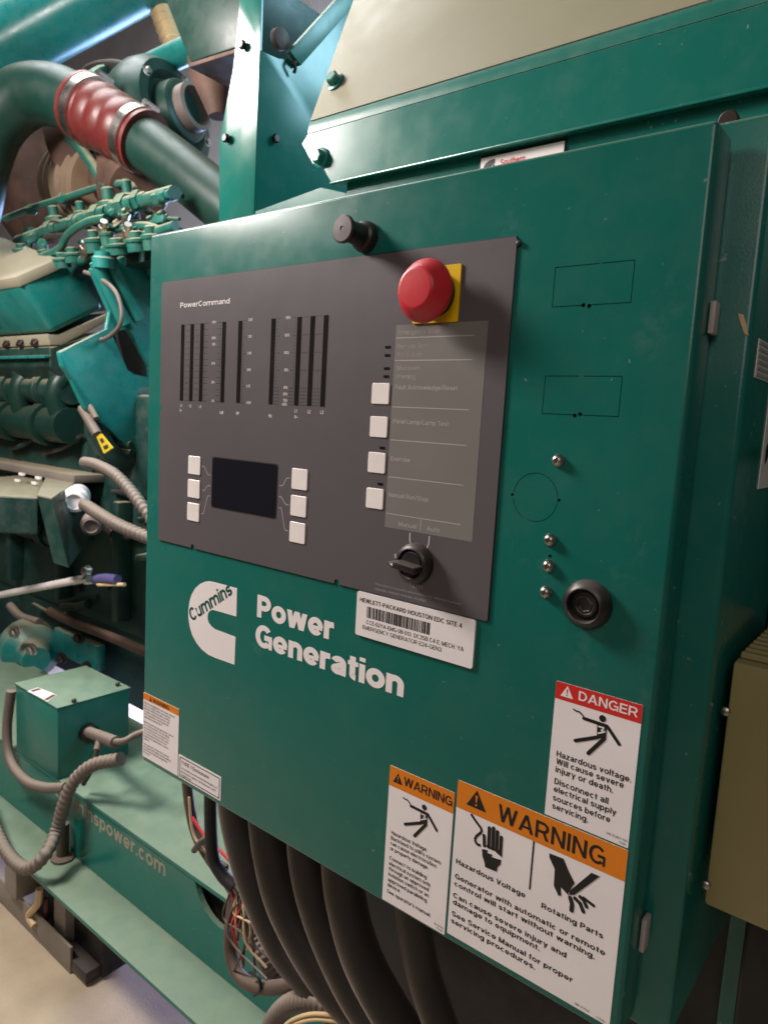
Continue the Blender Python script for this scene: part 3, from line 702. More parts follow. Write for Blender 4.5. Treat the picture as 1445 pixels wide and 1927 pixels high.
# ---- logo and lettering painted on the door
lg = crop(340, 1080, 10.708)
outer = [(1143, 290), (1128, 858), (700, 735), (640, 725), (590, 750), (555, 810), (550, 900), (575, 985), (630, 1060), (700, 1115), (1113, 1270), (1090, 1830), (700, 1690), (560, 1625), (430, 1520), (320, 1380), (240, 1230), (190, 1060), (165, 900), (162, 740), (185, 560), (230, 410), (300, 290), (400, 200), (500, 155), (580, 145), (680, 165)]
bm = BM(); dpoly(bm, lg(outer), 0.30, 0.3); logo = obj('emblem', bm, 'ink_white', cab, label='white C-shaped maker emblem crossed by slanted green lettering')
bm = BM()
(uA, vA), (uB, vB) = lg([(238, 962), (1062, 402)])
Lw = math.hypot(uB-uA, vB-vA); ca, sa = (uB-uA)/Lw, -(vB-vA)/Lw
heavy_text(bm, 'Cummins', D(uA, vA, 0.45), EX*ca+EZ*sa, -EX*sa+EZ*ca, Lw*1.0, 15.5, 0.185, 0.06)
obj('emblem_lettering', bm, 'ink_green', logo)
bm = BM()
heavy_text(bm, 'Power', D(209.5, 417.6, 0.3), EX, EZ, 111, 24.5, 0.235, 0.04)
heavy_text(bm, 'Generation', D(208.5, 449.4, 0.3), EX, EZ, 200, 24.5, 0.235, 0.04)
obj('door_lettering', bm, 'ink_white', cab, label='large white painted words on the door')

# ---- asset label
bm = BM(); dpoly(bm, rrect(349.3, 361.6, 478.3, 403.6, 2.2), 2.1, 1.9); hp = obj('asset_label', bm, 'label_white', cab, True, 30, label='white rounded asset label with bar code below the panel')
bm = BM()
dtext(bm, 'HEWLETT-PACKARD HOUSTON EDC SITE 4', 353.2, 371.0, 2.25, width=112.5, cap=4.0, bold=0.022)
dtext(bm, 'CCE-02YA-EMG-08-013  DC3SB C4 E. MECH. YA', 362.2, 390.6, 2.25, width=106.5, cap=3.7, bold=0.008)
dtext(bm, 'EMERGENCY GENERATOR E24-GEN3', 358.1, 396.3, 2.25, width=88.7, cap=3.7, bold=0.004)
obj('label_lettering', bm, 'ink_black', hp)
bm = BM(); u = 362.3; rr_ = random.Random(3)
while u < 433.2:
    w = rr_.choice((0.55, 0.55, 1.1, 1.6)); dpoly(bm, rrect(u, 374.0, min(u+w, 433.7), 384.6), 2.25, 0.1); u += w+rr_.choice((0.5, 0.55, 1.0))
obj('bar_code', bm, 'ink_black', hp)

# ---- warning stickers
def sticker(name, u0, v0, u1, v1, label, band=None, bandmat='label_orange'):
    b = BM(); dpoly(b, rrect(u0, v0, u1, v1, 0.6, 2), 0.35, 0.35)
    s = obj(name, b, 'label_white', cab, label=label)
    if band:
        b = BM(); dpoly(b, rrect(u0+0.05, v0+0.05, u1-0.05, band), 0.47, 0.12); obj('heading_band', b, bandmat, s)
    return s
def lines(b, rows, cap, bold, w=0.5):
    for s, u, v, wd in rows: dtext(b, s, u, v, w, width=wd, cap=cap, bold=bold)
def triangle(s, pts, mat_t, mat_e):
    b = BM(); dpoly(b, pts, 0.6, 0.12); obj('alert_triangle', b, mat_t, s)
    cx = pts[0][0]; h = pts[1][1]-pts[0][1]
    b = BM(); dpoly(b, [(cx-0.07*h, pts[0][1]+0.30*h), (cx+0.07*h, pts[0][1]+0.30*h), (cx+0.03*h, pts[0][1]+0.68*h), (cx-0.03*h, pts[0][1]+0.68*h)], 0.72, 0.1)
    dpoly(b, disc(cx, pts[0][1]+0.82*h, 0.06*h, 10), 0.72, 0.1); obj('exclamation_mark', b, mat_e, s)
def thick(b, pts, w, h=0.6):
    dline(b, pts, w, h, 0.12)
    for i, p in enumerate(pts): dpoly(b, disc(p[0], p[1], w/2, 12), h-0.004*(i+1), 0.1)
def shock_man(s, c, k):
    b = BM()
    P = lambda *q: c(list(q))
    dpoly(b, disc(*P((434, 298))[0], 2.6*k), 0.6, 0.12)
    thick(b, P((320, 297), (462, 345), (535, 455)), 2.6*k)
    dpoly(b, P((402, 325), (462, 340), (455, 430), (398, 412)), 0.61, 0.13)
    thick(b, P((268, 433), (405, 412)), 2.8*k, 0.62); thick(b, P((440, 425), (347, 510)), 3.0*k, 0.63)
    dline(b, P((255, 240), (275, 253), (292, 256), (305, 270), (318, 285)), 1.2*k, 0.6, 0.1)
    o = obj('shock_pictogram', b, 'ink_black', s)
    b = BM(); dline(b, P((408, 345), (445, 355), (425, 372), (455, 378), (405, 388)), 1.0*k, 0.74, 0.1); obj('bolt_mark', b, 'label_white', s)

dg_ = sticker('danger_sticker', 552.3, 393.2, 618.6, 502.6, 'white danger sticker with red heading at the right of the door', 407.0, 'label_red')
c1 = crop(1000, 1260, 3.247)
b = BM(); heavy_text(b, 'DANGER', D(571.0, 403.2, 0.6), EX, EZ, 44.6, 7.2, 0.15, 0.10); obj('heading_lettering', b, 'ink_white', dg_)
triangle(dg_, [(561.7, 394.9), (566.8, 403.9), (556.6, 403.9)], 'ink_white', 'label_red')
shock_man(dg_, c1, 1.0)
b = BM()
lines(b, [('Hazardous voltage.', 557.7, 452.6, 58.2), ('Will cause severe', 558, 458.8, 53), ('injury or death.', 558, 465.3, 45.6), ('Disconnect all', 558, 475, 43), ('electrical supply', 558, 481.4, 49.6), ('sources before', 558, 488.6, 45.8), ('servicing.', 558, 495.4, 29.3)], 4.8, 0.028)
lines(b, [('99-5387-00', 602, 498.2, 15.5), ('<T&B>', 611.5, 501.2, 5.5)], 1.8, 0.0)
obj('sticker_lettering', b, 'ink_black', dg_)

ws = sticker('backfeed_warning_sticker', 398.6, 517.3, 469.4, 651.4, 'tall narrow warning sticker with orange heading at the door bottom', 536.6)
b = BM(); heavy_text(b, 'WARNING', D(415.4, 530.6, 0.6), EX, EZ, 52.4, 8.4, 0.16, 0.08); obj('heading_lettering', b, 'ink_black', ws)
triangle(ws, [(408.5, 521.8), (413.9, 531.6), (403.1, 531.6)], 'ink_black', 'label_orange')
c2 = crop(700, 1420, 2.89)
k2 = 2.89/3.247
def man2(pts):
    out = []
    for a, b in pts:
        (u, v), = c1([(a, b)]); out.append((404.7+(u-557.0)*1.045-0.5, 541.0+(v-410.0)*1.03)) 
    return out
shock_man(ws, man2, 1.0)
b = BM()
lines(b, [('Hazardous Voltage.', 404.7, 582.8, 40.6), ('Backfeed to utility system', 404.6, 588.2, 56), ('can cause electrocution', 404.5, 593.4, 51.7), ('or property damage.', 404.4, 598.8, 43.3), ('Connect to building', 404.4, 608.4, 42.5), ('electrical system only', 404.3, 613.9, 47.1), ('through an approved', 404.3, 619.1, 45.5), ('isolation switch or an', 404.2, 624.6, 46.3), ('approved paralleling', 404.1, 630.2, 44.6), ('device.', 404, 635.5, 15.2), ("See operator's manual.", 403.8, 642.2, 50)], 3.7, 0.022)
lines(b, [('98-5706', 458, 646.6, 9.5), ('<T&B>', 460, 649.6, 8)], 1.8, 0.0)
obj('sticker_lettering', b, 'ink_black', ws)

wl = sticker('rotating_parts_warning_sticker', 472.0, 504.2, 619.0, 647.6, 'largest warning sticker, orange heading, two hand pictograms, lower right of the door', 528.8)
b = BM(); heavy_text(b, 'WARNING', D(512.3, 524.4, 0.6), EX, EZ, 91, 14.6, 0.155, 0.11); obj('heading_lettering', b, 'ink_black', wl)
triangle(wl, [(491.2, 506.6), (501.0, 522.6), (481.8, 522.6)], 'ink_black', 'label_orange')
c3 = crop(860, 1480, 4.516)
b = BM()
for q, w in (([(231, 415), (233, 500)], 3.0), ([(277, 352), (270, 510)], 3.4), ([(312, 354), (305, 525)], 3.4), ([(345, 385), (337, 540)], 3.3), ([(378, 430), (370, 555)], 3.0)):
    p = c3(q); thick(b, p, w, 0.60+0.002*w)
dpoly(b, c3([(219, 495), (385, 545), (382, 600), (335, 560), (330, 548), (262, 522), (258, 500)]), 0.612, 0.12)
dpoly(b, c3([(213, 528), (262, 540), (256, 562), (302, 578), (292, 596), (345, 614), (376, 622), (370, 662), (345, 682), (338, 722), (240, 682), (234, 642), (217, 590)]), 0.616, 0.12)
dline(b, c3([(120, 232), (160, 292), (205, 352), (210, 385), (165, 420), (152, 450), (170, 490), (200, 497)]), 2.3, 0.6, 0.12)
obj('shocked_hand_pictogram', b, 'ink_black', wl)
b = BM()
dpoly(b, c3([(785, 565), (905, 612), (950, 720), (1000, 820), (985, 838), (945, 905), (952, 930), (925, 900), (880, 850), (885, 925), (862, 925), (822, 840), (830, 700), (785, 600)]), 0.6, 0.12)
dpoly(b, c3([(955, 885), (1142, 730), (1213, 762), (1000, 918), (955, 920)]), 0.605, 0.12)
for q, w in (([(962, 945), (978, 1000), (972, 1050)], 3.6), ([(1002, 948), (1045, 990), (1072, 1060)], 3.2), ([(1045, 935), (1075, 965), (1100, 1020)], 2.9), ([(1075, 945), (1120, 980), (1160, 1010)], 2.5)):
    thick(b, c3(q), w, 0.61)
obj('crushed_hand_pictogram', b, 'ink_black', wl)
b = BM(); dpoly(b, rrect(544.8, 528.9, 546.2, 570.4), 0.6, 0.12); obj('divider_rule', b, 'ink_black', wl)
b = BM()
lines(b, [('Hazardous Voltage', 475.8, 579.6, 66.5), ('Rotating Parts', 556.7, 580.8, 50.8), ('Generator with automatic or remote', 475.9, 593.4, 134.3), ('control will start without warning.', 475.8, 600.4, 127), ('Can cause severe injury and', 475.5, 611.5, 105.3), ('damage to equipment.', 475.6, 617.8, 82.9), ('See Service Manual for proper', 475.4, 628.9, 112.3), ('servicing procedures.', 475.3, 635.8, 80.8)], 4.6, 0.036)
lines(b, [('98-5702', 591, 645.2, 12), ('<T&B>', 608, 646.2, 8)], 1.7, 0.0)
obj('sticker_lettering', b, 'ink_black', wl)

wc = sticker('text_warning_sticker', 1.2, 562.2, 76.4, 648.0, 'small text-filled warning sticker at the lower left door edge', 570.8)
b = BM(); heavy_text(b, 'WARNING', D(22.5, 569.4, 0.6), EX, EZ, 34, 5.0, 0.155, 0.09); obj('heading_lettering', b, 'ink_black', wc)
triangle(wc, [(17.5, 563.8), (20.6, 569.8), (14.4, 569.8)], 'ink_black', 'label_orange')
b = BM(); v = 576.0
for blk in (('Electrical equipment can cause severe', 'injury or death when serviced by', 'persons without proper training', 'or when safety instructions are', 'not followed in full. Read the', 'operating manual first'), ('Before starting the generator set or', 'its control system do not allow', 'any person near moving parts or', 'to touch the live circuits and', 'the exposed terminals of the', 'panel in the generator control', 'cabinet'), ('See operator and service manual', 'for important safety and handling', 'instructions before beginning', 'any work')):
    for s in blk:
        dtext(b, s, 3.5, v, 0.5, width=1.75*len(s), cap=2.5, bold=0.006, res=2); v += 3.75
    v += 3.2
obj('sticker_lettering', b, 'ink_dim', wc)
t1 = sticker('enclosure_type_sticker', 78.0, 618.8, 158.6, 648.2, 'white black-bordered enclosure type sticker at the door bottom left')
b = BM()
for q in ((80.3, 621.0, 156.4, 622.0), (80.3, 645.2, 156.4, 646.2), (80.3, 622.0, 81.4, 645.2), (155.3, 622.0, 156.4, 645.2)): dpoly(b, rrect(*q), 0.47, 0.1)
obj('border_rule', b, 'ink_black', t1)
b = BM(); dtext(b, 'TYPE 1 Enclosure', 83.5, 629.5, 0.5, width=53, cap=4.6, bold=0.014)
lines(b, [('To preserve environmental integrity of', 83.5, 635.6, 68), ('enclosure replace all fasteners with', 83.5, 640.2, 66), ('original type', 83.5, 644.2, 20)], 2.5, 0.006)
obj('sticker_lettering', b, 'ink_black', t1)

# ---- things on the cabinet's right-hand flank
def sidepoly(bm, pts, x, t=0.0006):   # (y, z) points on the flank
    add_prism(bm, [Vector((x, y, z)) for y, z in pts], Vector((t, 0, 0)))
bm = BM(); sidepoly(bm, [(0.562, 1.497), (0.62, 1.497), (0.62, 1.524), (0.562, 1.524)], -0.1158); sl = obj('striped_label', bm, 'label_white', cab)
bm = BM()
for k in range(6): sidepoly(bm, [(0.5625, 1.4985+k*0.0044), (0.619, 1.4985+k*0.0044), (0.619, 1.5005+k*0.0044), (0.5625, 1.5005+k*0.0044)], -0.1151)
obj('label_stripes', bm, 'ink_grey', sl)
bm = BM(); sidepoly(bm, [(0.620, 1.415), (0.70, 1.415), (0.70, 1.53), (0.622, 1.53)], -0.1158); sl = obj('flank_sticker', bm, 'label_white', cab)
bm = BM(); sidepoly(bm, [(0.632, 1.435), (0.655, 1.452), (0.66, 1.475), (0.645, 1.462), (0.630, 1.447)], -0.1151); obj('flank_pictogram', bm, 'ink_black', sl)
bm = BM()
add_prism(bm, [at(1388, 590, 0.5402), at(1398, 592, 0.5402), at(1404, 612, 0.5402), at(1408, 632, 0.5402), at(1400, 628, 0.5402), at(1393, 608, 0.5402)], Vector((0, -0.0004, 0)))
obj('paint_chip', bm, 'wire_tan', cab)

# ================================================================== TAN TERMINAL COVER beyond the cabinet
tc = thing('terminal_cover', (0.0, 0.66, 1.09), 'dull tan louvred cover bolted beside the cabinet at lower right', 'cover')
bm = BM(); add_box(bm, (-0.1085, 0.570, 1.090), (0.16, 0.76, 1.288), 0.003, 2); obj('cover_shell', bm, 'tan_cover', tc, True)
for k in range(12):
    bm = BM(); add_box(bm, (-0.106, 0.580+k*0.014, 1.2885), (0.155, 0.587+k*0.014, 1.2935), 0.001, 1); obj('louvre', bm, 'tan_cover', tc)
for px, py in ((1362, 1338), (1325, 1664)):
    p = at(px+3, py, 0.5695)
    bm = BM(); add_lathe(bm, p, (0, -1, 0), [(0.0035, 0), (0.0033, 0.002), (0.002, 0.003), (0, 0.0032)], 14); obj('cover_screw', bm, 'zinc', tc, True)
bm = BM(); add_box(bm, (-0.085, 0.62, 0.96), (0.10, 0.72, 1.0895), 0.003); obj('mounting_leg', bm, 'shade_rubber_black', tc)

# ================================================================== ALTERNATOR HOUSING behind and above
al = thing('alternator_housing', (0.2, 1.0, 0.36), 'green alternator housing with dusty tan sloping top behind the cabinet', 'generator housing')
XL, XR = -0.767, 1.2
bm = BM(); add_box(bm, (XL+0.07, 0.7605, 1.45), (XR, 1.6, 1.45+0.345)); obj('housing_body', bm, 'green_paint', al)
bm = BM(); add_box(bm, (XL+0.09, 0.80, 0.36), (-0.125, 1.6, 1.4495)); obj('stator_frame', bm, 'shade_rubber_black', al)  # shade beneath the cabinet is put into this frame's black colour
bm = BM(); add_box(bm, (-0.1245, 0.79, 0.36), (XR, 1.6, 1.4495), 0.004); obj('end_housing', bm, 'green_paint', al, True)
bm = BM()
zb, zt = 1.45+0.327, 1.45+0.400
face = [Vector((XL+0.049, 0.75, zb)), Vector((XL+0.034, 0.75, zb+0.022)), Vector((XL+0.012, 0.75, zb+0.030)), Vector((XL-0.012, 0.75, zb+0.062)), Vector((XL, 0.75, zt)), Vector((XR, 0.75, zt)), Vector((XR, 0.75, zb))]
add_prism(bm, face, Vector((0, 0.016, 0)), 0.0008, 1); obj('cover_band', bm, 'green_paint', al, True)
bm = BM(); add_box(bm, (XL+0.05, 0.7465, zb-0.004), (XR, 0.7585, zb-0.0005), 0.001); obj('lower_lip', bm, 'green_paint', al, True)
bm = BM()
bend = []
for k in range(9):
    a = math.radians(21.8*k/8); bend.append((0.75+0.045*(1-math.cos(a)), zt+0.0003+0.045*math.sin(a)))
yb1, zb1 = bend[-1]
pts_ = bend+[(yb1+0.012, zb1), (0.762, zt+0.0003)]
add_prism(bm, [Vector((XL, y, z)) for y, z in pts_], Vector((XR-XL, 0, 0))); obj('rounded_bend', bm, 'green_dusty', al, True, 40)
bm = BM()
zt = zb1
sl_y = lambda dz: yb1+0.40*dz
add_prism(bm, [Vector((XL, sl_y(0), zt+0.0015)), Vector((XR, sl_y(0), zt+0.0015)), Vector((XR, sl_y(0.9), zt+0.9)), Vector((XL, sl_y(0.9), zt+0.9))], Vector((0, 0.02, 0.004)), 0.0005, 1)
obj('sloping_sheet', bm, 'tan_sheet', al, True)
def bolt(p, ax, r, mat, par, name='bolt', flange=True):
    b = BM(); ax = Vector(ax).normalized()
    if flange: add_lathe(b, p, ax, [(r*1.45, 0), (r*1.45, r*0.25), (r*1.25, r*0.35)], 20)
    add_lathe(b, Vector(p)+ax*r*0.34, ax, [(r, 0), (r, r*0.85), (r*0.8, r*1.0), (0, r*1.0)], 6)
    return obj(name, b, mat, par, True, 30)
nrm = Vector((0, -1, 0.40)).normalized()
bolt(Vector((XL+0.027, sl_y(0.055)-0.001, zt+0.055)), nrm, 0.0095, 'green_engine', al)
bolt(Vector((XL+0.030, 0.7495, zb+0.035)), (0, -1, 0), 0.0095, 'green_engine', al)
bm = BM(); add_box(bm, (at(902, 298, 0.759).x, 0.7588, at(1064, 260, 0.759).z-0.07), (at(1066, 262, 0.759).x, 0.7600, at(1064, 260, 0.759).z)); ml = obj('maker_label', bm, 'ink_black', al, label='white service label with red lettering peeking over the door')
lx0 = at(905, 300, 0.758).x; lx1 = at(1062, 265, 0.758).x; lz1 = at(1062, 265, 0.758).z
bm = BM(); add_box(bm, (lx0, 0.7578, lz1-0.06), (lx1, 0.7586, lz1)); obj('label_face', bm, 'label_white', ml)
bm = BM(); add_text(bm, 'Southern', Vector((lx0+0.027, 0.7573, lz1-0.0125)), EX, EZ, width=32, cap=6.5, bold=0.02); obj('label_lettering', bm, 'label_red', ml)
bm = BM()
mk_ = lambda pts: [Vector((lx0+a/1000, 0.7575, lz1-b_/1000)) for a, b_ in pts]
add_prism(bm, mk_([(4, 12), (7, 7), (12, 4.5), (19, 3.5), (19, 8), (12, 12), (8, 18), (4, 18)]), Vector((0, -0.0003, 0)))
add_prism(bm, mk_([(13, 14), (19, 10), (19, 18), (11, 18)]), Vector((0, -0.0003, 0)))
obj('label_emblem', bm, 'ink_black', ml)
bm = BM(); add_prism(bm, [at(480, 398, 0.765), at(604, 352, 0.765), at(665, 366, 0.765), at(640, 420, 0.765), at(480, 430, 0.765)], Vector((0, 0.012, 0)), 0.001); obj('corner_gusset', bm, 'green_paint', al)

# ================================================================== SUPPORT COLUMN
XC = -0.993
colm = thing('support_column', (XC-0.03, 0.95, 0.36), 'bent sheet steel support column shining at the back of the cabinet', 'column')
bm = BM()
f = [at(490, -30, 0.85), at(489, 90, 0.85), at(480, 420, 0.85), at(412, 420, 0.85), at(413, 262, 0.85), at(440, 130, 0.85), at(450, 20, 0.85), at(452, -30, 0.85)]
for p in (f[0], f[1], f[2]): p.x = XC
add_prism(bm, f, Vector((0, 0.006, 0)), 0.001); obj('front_plate', bm, 'green_paint', colm, True)
bm = BM()
g = [Vector((XC+0.0005, 0.8505, 1.45+0.330)), Vector((XC+0.0005, 0.8505, 1.45+0.612)), atx(525, 112, XC), atx(548, 112, XC), atx(655, -20, XC), atx(720, -20, XC), Vector((XC, 1.35, 1.45+0.45)), Vector((XC, 1.35, 1.45+0.330))]
add_prism(bm, g, Vector((-0.006, 0, 0)), 0.001); obj('side_plate', bm, 'green_paint', colm, True)
bm = BM(); a1, a2 = atx(536, 100, XC), atx(650, -25, XC); dd = Vector((0, 0.028, -0.012))
add_prism(bm, [a1+Vector((0.001, 0, 0)), a2+Vector((0.001, 0, 0)), a2+dd+Vector((0.001, 0, 0)), a1+dd+Vector((0.001, 0, 0))], Vector((0.012, 0, 0)), 0.001); obj('diagonal_rib', bm, 'green_dusty', colm, True)
for px, py in ((461, 87), (430, 262)): bolt(at(px, py, 0.8497), (0, -1, 0), 0.0075, 'dark_bolt', colm, flange=False)
for px, py in ((515, 262), (552, 115)): bolt(atx(px, py, XC+0.001), (1, 0, 0), 0.0075, 'dark_bolt', colm, flange=False)
bm = BM(); q = [atx(548, 108, XC+0.006), atx(552, 118, XC+0.012), atx(556, 128, XC+0.012), atx(553, 138, XC+0.008)]
add_tube(bm, smooth_path(q, 4), 0.003, 8); obj('wire_hook', bm, 'dark_bolt', colm, True)
bm = BM(); add_lathe(bm, atx(523, 75, XC-0.02), (1, 0, 0), [(0.018, 0), (0.018, 0.012), (0.012, 0.014)], 16); obj('pipe_plug', bm, 'rust_brown', colm, True)

# ================================================================== AIR CLEANER HOPPER at the top
hop = thing('air_hopper', at(410, 60, 1.25), 'dark green tapered air duct hanging from the top behind the column', 'duct')
quad = [at(300, -30, 1.22), at(480, -60, 1.22), at(453, 86, 1.22), at(358, 117, 1.22)]
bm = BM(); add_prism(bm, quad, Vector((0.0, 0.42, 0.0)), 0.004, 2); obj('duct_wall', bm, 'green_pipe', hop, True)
bm = BM(); add_prism(bm, [at(354, 119, 1.213), at(456, 87, 1.213), at(456, 95, 1.213), at(355, 127, 1.213)], Vector((0, 0.44, 0)), 0.002); obj('duct_flange', bm, 'rust_brown', hop)
cH = at(405, 112, 1.40)
bm = BM(); add_lathe(bm, cH, (0.1, 0.05, -1), [(0.080, 0.0), (0.075, 0.05), (0.05, 0.11), (0.03, 0.16)], 24); obj('duct_boot', bm, 'rust_brown', hop, True)

# ================================================================== INTAKE PIPE with red hose
def tube_px(pts, rp, seg=18, n=10, corr=None, dep=False):
    """pts (px,py,Y), rp radius in photo pixels at the first point"""
    f_ = atd if dep else at
    path = smooth_path([f_(a, b, c) for a, b, c in pts], n)
    r = rp*pts[0][2]/FPX if dep else rad(*pts[len(pts)//2], rp)
    bm = BM()
    if corr:
        step, depth = corr
        path = resample(path, step/4)
        add_tube(bm, path, lambda i, t: r*(1-depth*(0, 0.5, 1, 0.5)[i % 4]), seg)
    else:
        add_tube(bm, path, r, seg)
    return bm
ip = thing('intake_pipe', at(60, 260, 1.25), 'dark green bent intake pipe joined by a ribbed red rubber hose', 'pipe')
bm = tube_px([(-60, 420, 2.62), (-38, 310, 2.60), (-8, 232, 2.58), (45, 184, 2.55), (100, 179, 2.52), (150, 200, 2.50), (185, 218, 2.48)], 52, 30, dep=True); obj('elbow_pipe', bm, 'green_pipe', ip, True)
pA, pB = atd(160, 203, 2.50), atd(276, 270, 2.40)
R0 = 60*2.5/FPX; ax = (pB-pA); Lh = ax.length
pr = []
for k in range(49):
    t = k/48
    rr = R0*(1.0 if (t < 0.20 or t > 0.80) else 0.97+0.07*abs(math.sin((t-0.2)/0.6*math.pi*3)))
    if t < 0.05 or t > 0.95: rr = R0*1.07
    pr.append((rr*(1-0.13*t), t*Lh))
bm = BM(); add_lathe(bm, pA, ax, pr, 32); hose = obj('rubber_hose', bm, 'hose_red', ip, True)
for t in (0.12, 0.87):
    rr = R0*(1-0.13*t)
    bm = BM(); add_lathe(bm, pA+ax*(t-0.055), ax, [(rr*1.02, 0), (rr*1.085, 0.0), (rr*1.085, Lh*0.11), (rr*1.02, Lh*0.11)], 32); cl = obj('hose_clamp', bm, 'steel', ip, True)
    up = (cu*0.9-cr*0.1).normalized()
    side = ax.normalized().cross(up).normalized()
    up = side.cross(ax.normalized()).normalized()
    bm = BM(); add_tube(bm, [pA+ax*t+up*rr*1.12-side*0.03, pA+ax*t+up*rr*1.12+side*0.035], 0.011, 8); obj('clamp_bolt', bm, 'steel', cl, True)
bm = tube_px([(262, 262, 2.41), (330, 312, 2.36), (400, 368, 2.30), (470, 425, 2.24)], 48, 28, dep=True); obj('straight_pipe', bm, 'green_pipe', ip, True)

# big charge air pipe
cp = thing('charge_air_pipe', at(120, 40, 1.6), 'large teal pipe slanting across the top left corner', 'pipe')
pA, pB = atd(-90, 140, 3.1), atd(400, -128, 3.0)
R1 = 64*3.05/FPX
bm = BM(); add_tube(bm, [pA.lerp(pB, k/12) for k in range(13)], R1, 36); obj('pipe_body', bm, 'green_engine', cp, True)
bm = BM(); c_ = pA.lerp(pB, 0.19); add_lathe(bm, c_, pB-pA, [(R1*1.0, -0.012), (R1*1.035, -0.010), (R1*1.035, 0.010), (R1*1.0, 0.012)], 36); obj('weld_band', bm, 'green_engine', cp, True)
# bellows
bl = tube_px([(292, -20, 3.1), (312, 40, 3.1), (338, 112, 3.1)], 23, 20, 8, (0.036, 0.30), True)
o = obj('bellows_pipe', bl, 'copper_bellows', None, True, 60); tag(o, 'coppery ribbed flexible bellows pipe near the top', 'pipe')
# thin vent hose behind elbow
o = obj('vent_hose', tube_px([(150, 170, 1.55), (165, 130, 1.55), (205, 119, 1.55), (245, 127, 1.55), (285, 150, 1.62), (320, 175, 1.75)], 7, 10), 'cable_black', None, True); tag(o, 'thin dark hose arching behind the intake elbow', 'hose')
o = obj('coolant_pipe', tube_px([(190, 175, 1.75), (255, 140, 1.75), (330, 105, 1.75), (400, 75, 1.75)], 24, 18), 'green_engine', None, True); tag(o, 'pale green straight pipe behind the turbocharger', 'pipe')

# ================================================================== TURBOCHARGER
tb = thing('turbocharger', at(330, 330, 1.45), 'round dark green turbocharger housing with tan inlet beside the column', 'turbocharger')
ax = (cr*0.86-fw*0.42+cu*0.08).normalized()
cT = atd(316, 222, 2.72); RT = 104*2.72/FPX
bm = BM(); add_lathe(bm, cT, ax, [(RT*0.92, -0.22), (RT*1.05, -0.20), (RT*1.05, -0.17), (RT*0.96, -0.165), (RT*0.96, -0.12), (RT*1.02, -0.09), (RT*1.06, -0.04), (RT*1.02, 0.01), (RT*0.9, 0.045), (RT*0.72, 0.05), (RT*0.62, 0.02), (RT*0.55, 0.03), (RT*0.52, 0.09), (RT*0.46, 0.10)], 40); obj('compressor_volute', bm, 'green_pipe', tb, True, 40)
bm = BM(); add_lathe(bm, cT+ax*0.03, ax, [(RT*0.40, 0), (RT*0.40, 0.11), (RT*0.33, 0.115), (RT*0.30, 0.05), (RT*0.15, 0.03), (0, 0.06)], 32); obj('inlet_ring', bm, 'conduit_grey', tb, True)
bm = BM(); add_lathe(bm, cT-ax*0.20, ax, [(RT*1.10, -0.008), (RT*1.14, 0), (RT*1.14, 0.02), (RT*1.10, 0.028)], 40); obj('clamp_band', bm, 'green_dusty', tb, True)
for k in range(4):
    a = 0.6+k*1.4
    up = Vector((0, 0, 1)); sd = ax.cross(up).normalized(); u2 = sd.cross(ax)
    bolt(cT+ax*0.045+(sd*math.cos(a)+u2*math.sin(a))*RT*0.8, ax, 0.013, 'zinc', tb)
bm = BM(); add_lathe(bm, cT-ax*0.23, -ax, [(RT*0.9, 0), (RT*1.0, 0.05), (RT*1.0, 0.20), (RT*0.7, 0.26)], 32); obj('turbine_housing', bm, 'rust_brown', tb, True)
fd = thing('finned_cylinder', at(175, 400, 1.7), 'brown ribbed exhaust cylinder beneath the red hose', 'exhaust')
bm = BM(); pr = []
for k in range(25): pr.append(((0.17 if k % 4 < 2 else 0.125), (k//2)*0.030+(k % 2)*0.010))
add_lathe(bm, at(150, 350, 1.62), Vector((0.85, -0.1, -0.2)), pr, 28); obj('fins', bm, 'fin_brown', fd, True, 20)
bm = BM(); add_lathe(bm, at(225, 330, 1.62), Vector((0.8, -0.3, -0.35)), [(0.11, 0), (0.13, 0.1), (0.13, 0.3), (0.10, 0.4)], 24); obj('heat_shield', bm, 'rust_brown', fd, True)
bm = BM(); add_lathe(bm, at(65, 330, 1.72), Vector((0.2, -0.2, 1)), [(0.12, -0.30), (0.17, -0.22), (0.17, 0.20), (0.13, 0.30)], 24)
o = obj('exhaust_manifold', bm, 'rust_brown', None, True, 40); tag(o, 'rusty brown lagged exhaust manifold at the far left', 'exhaust')

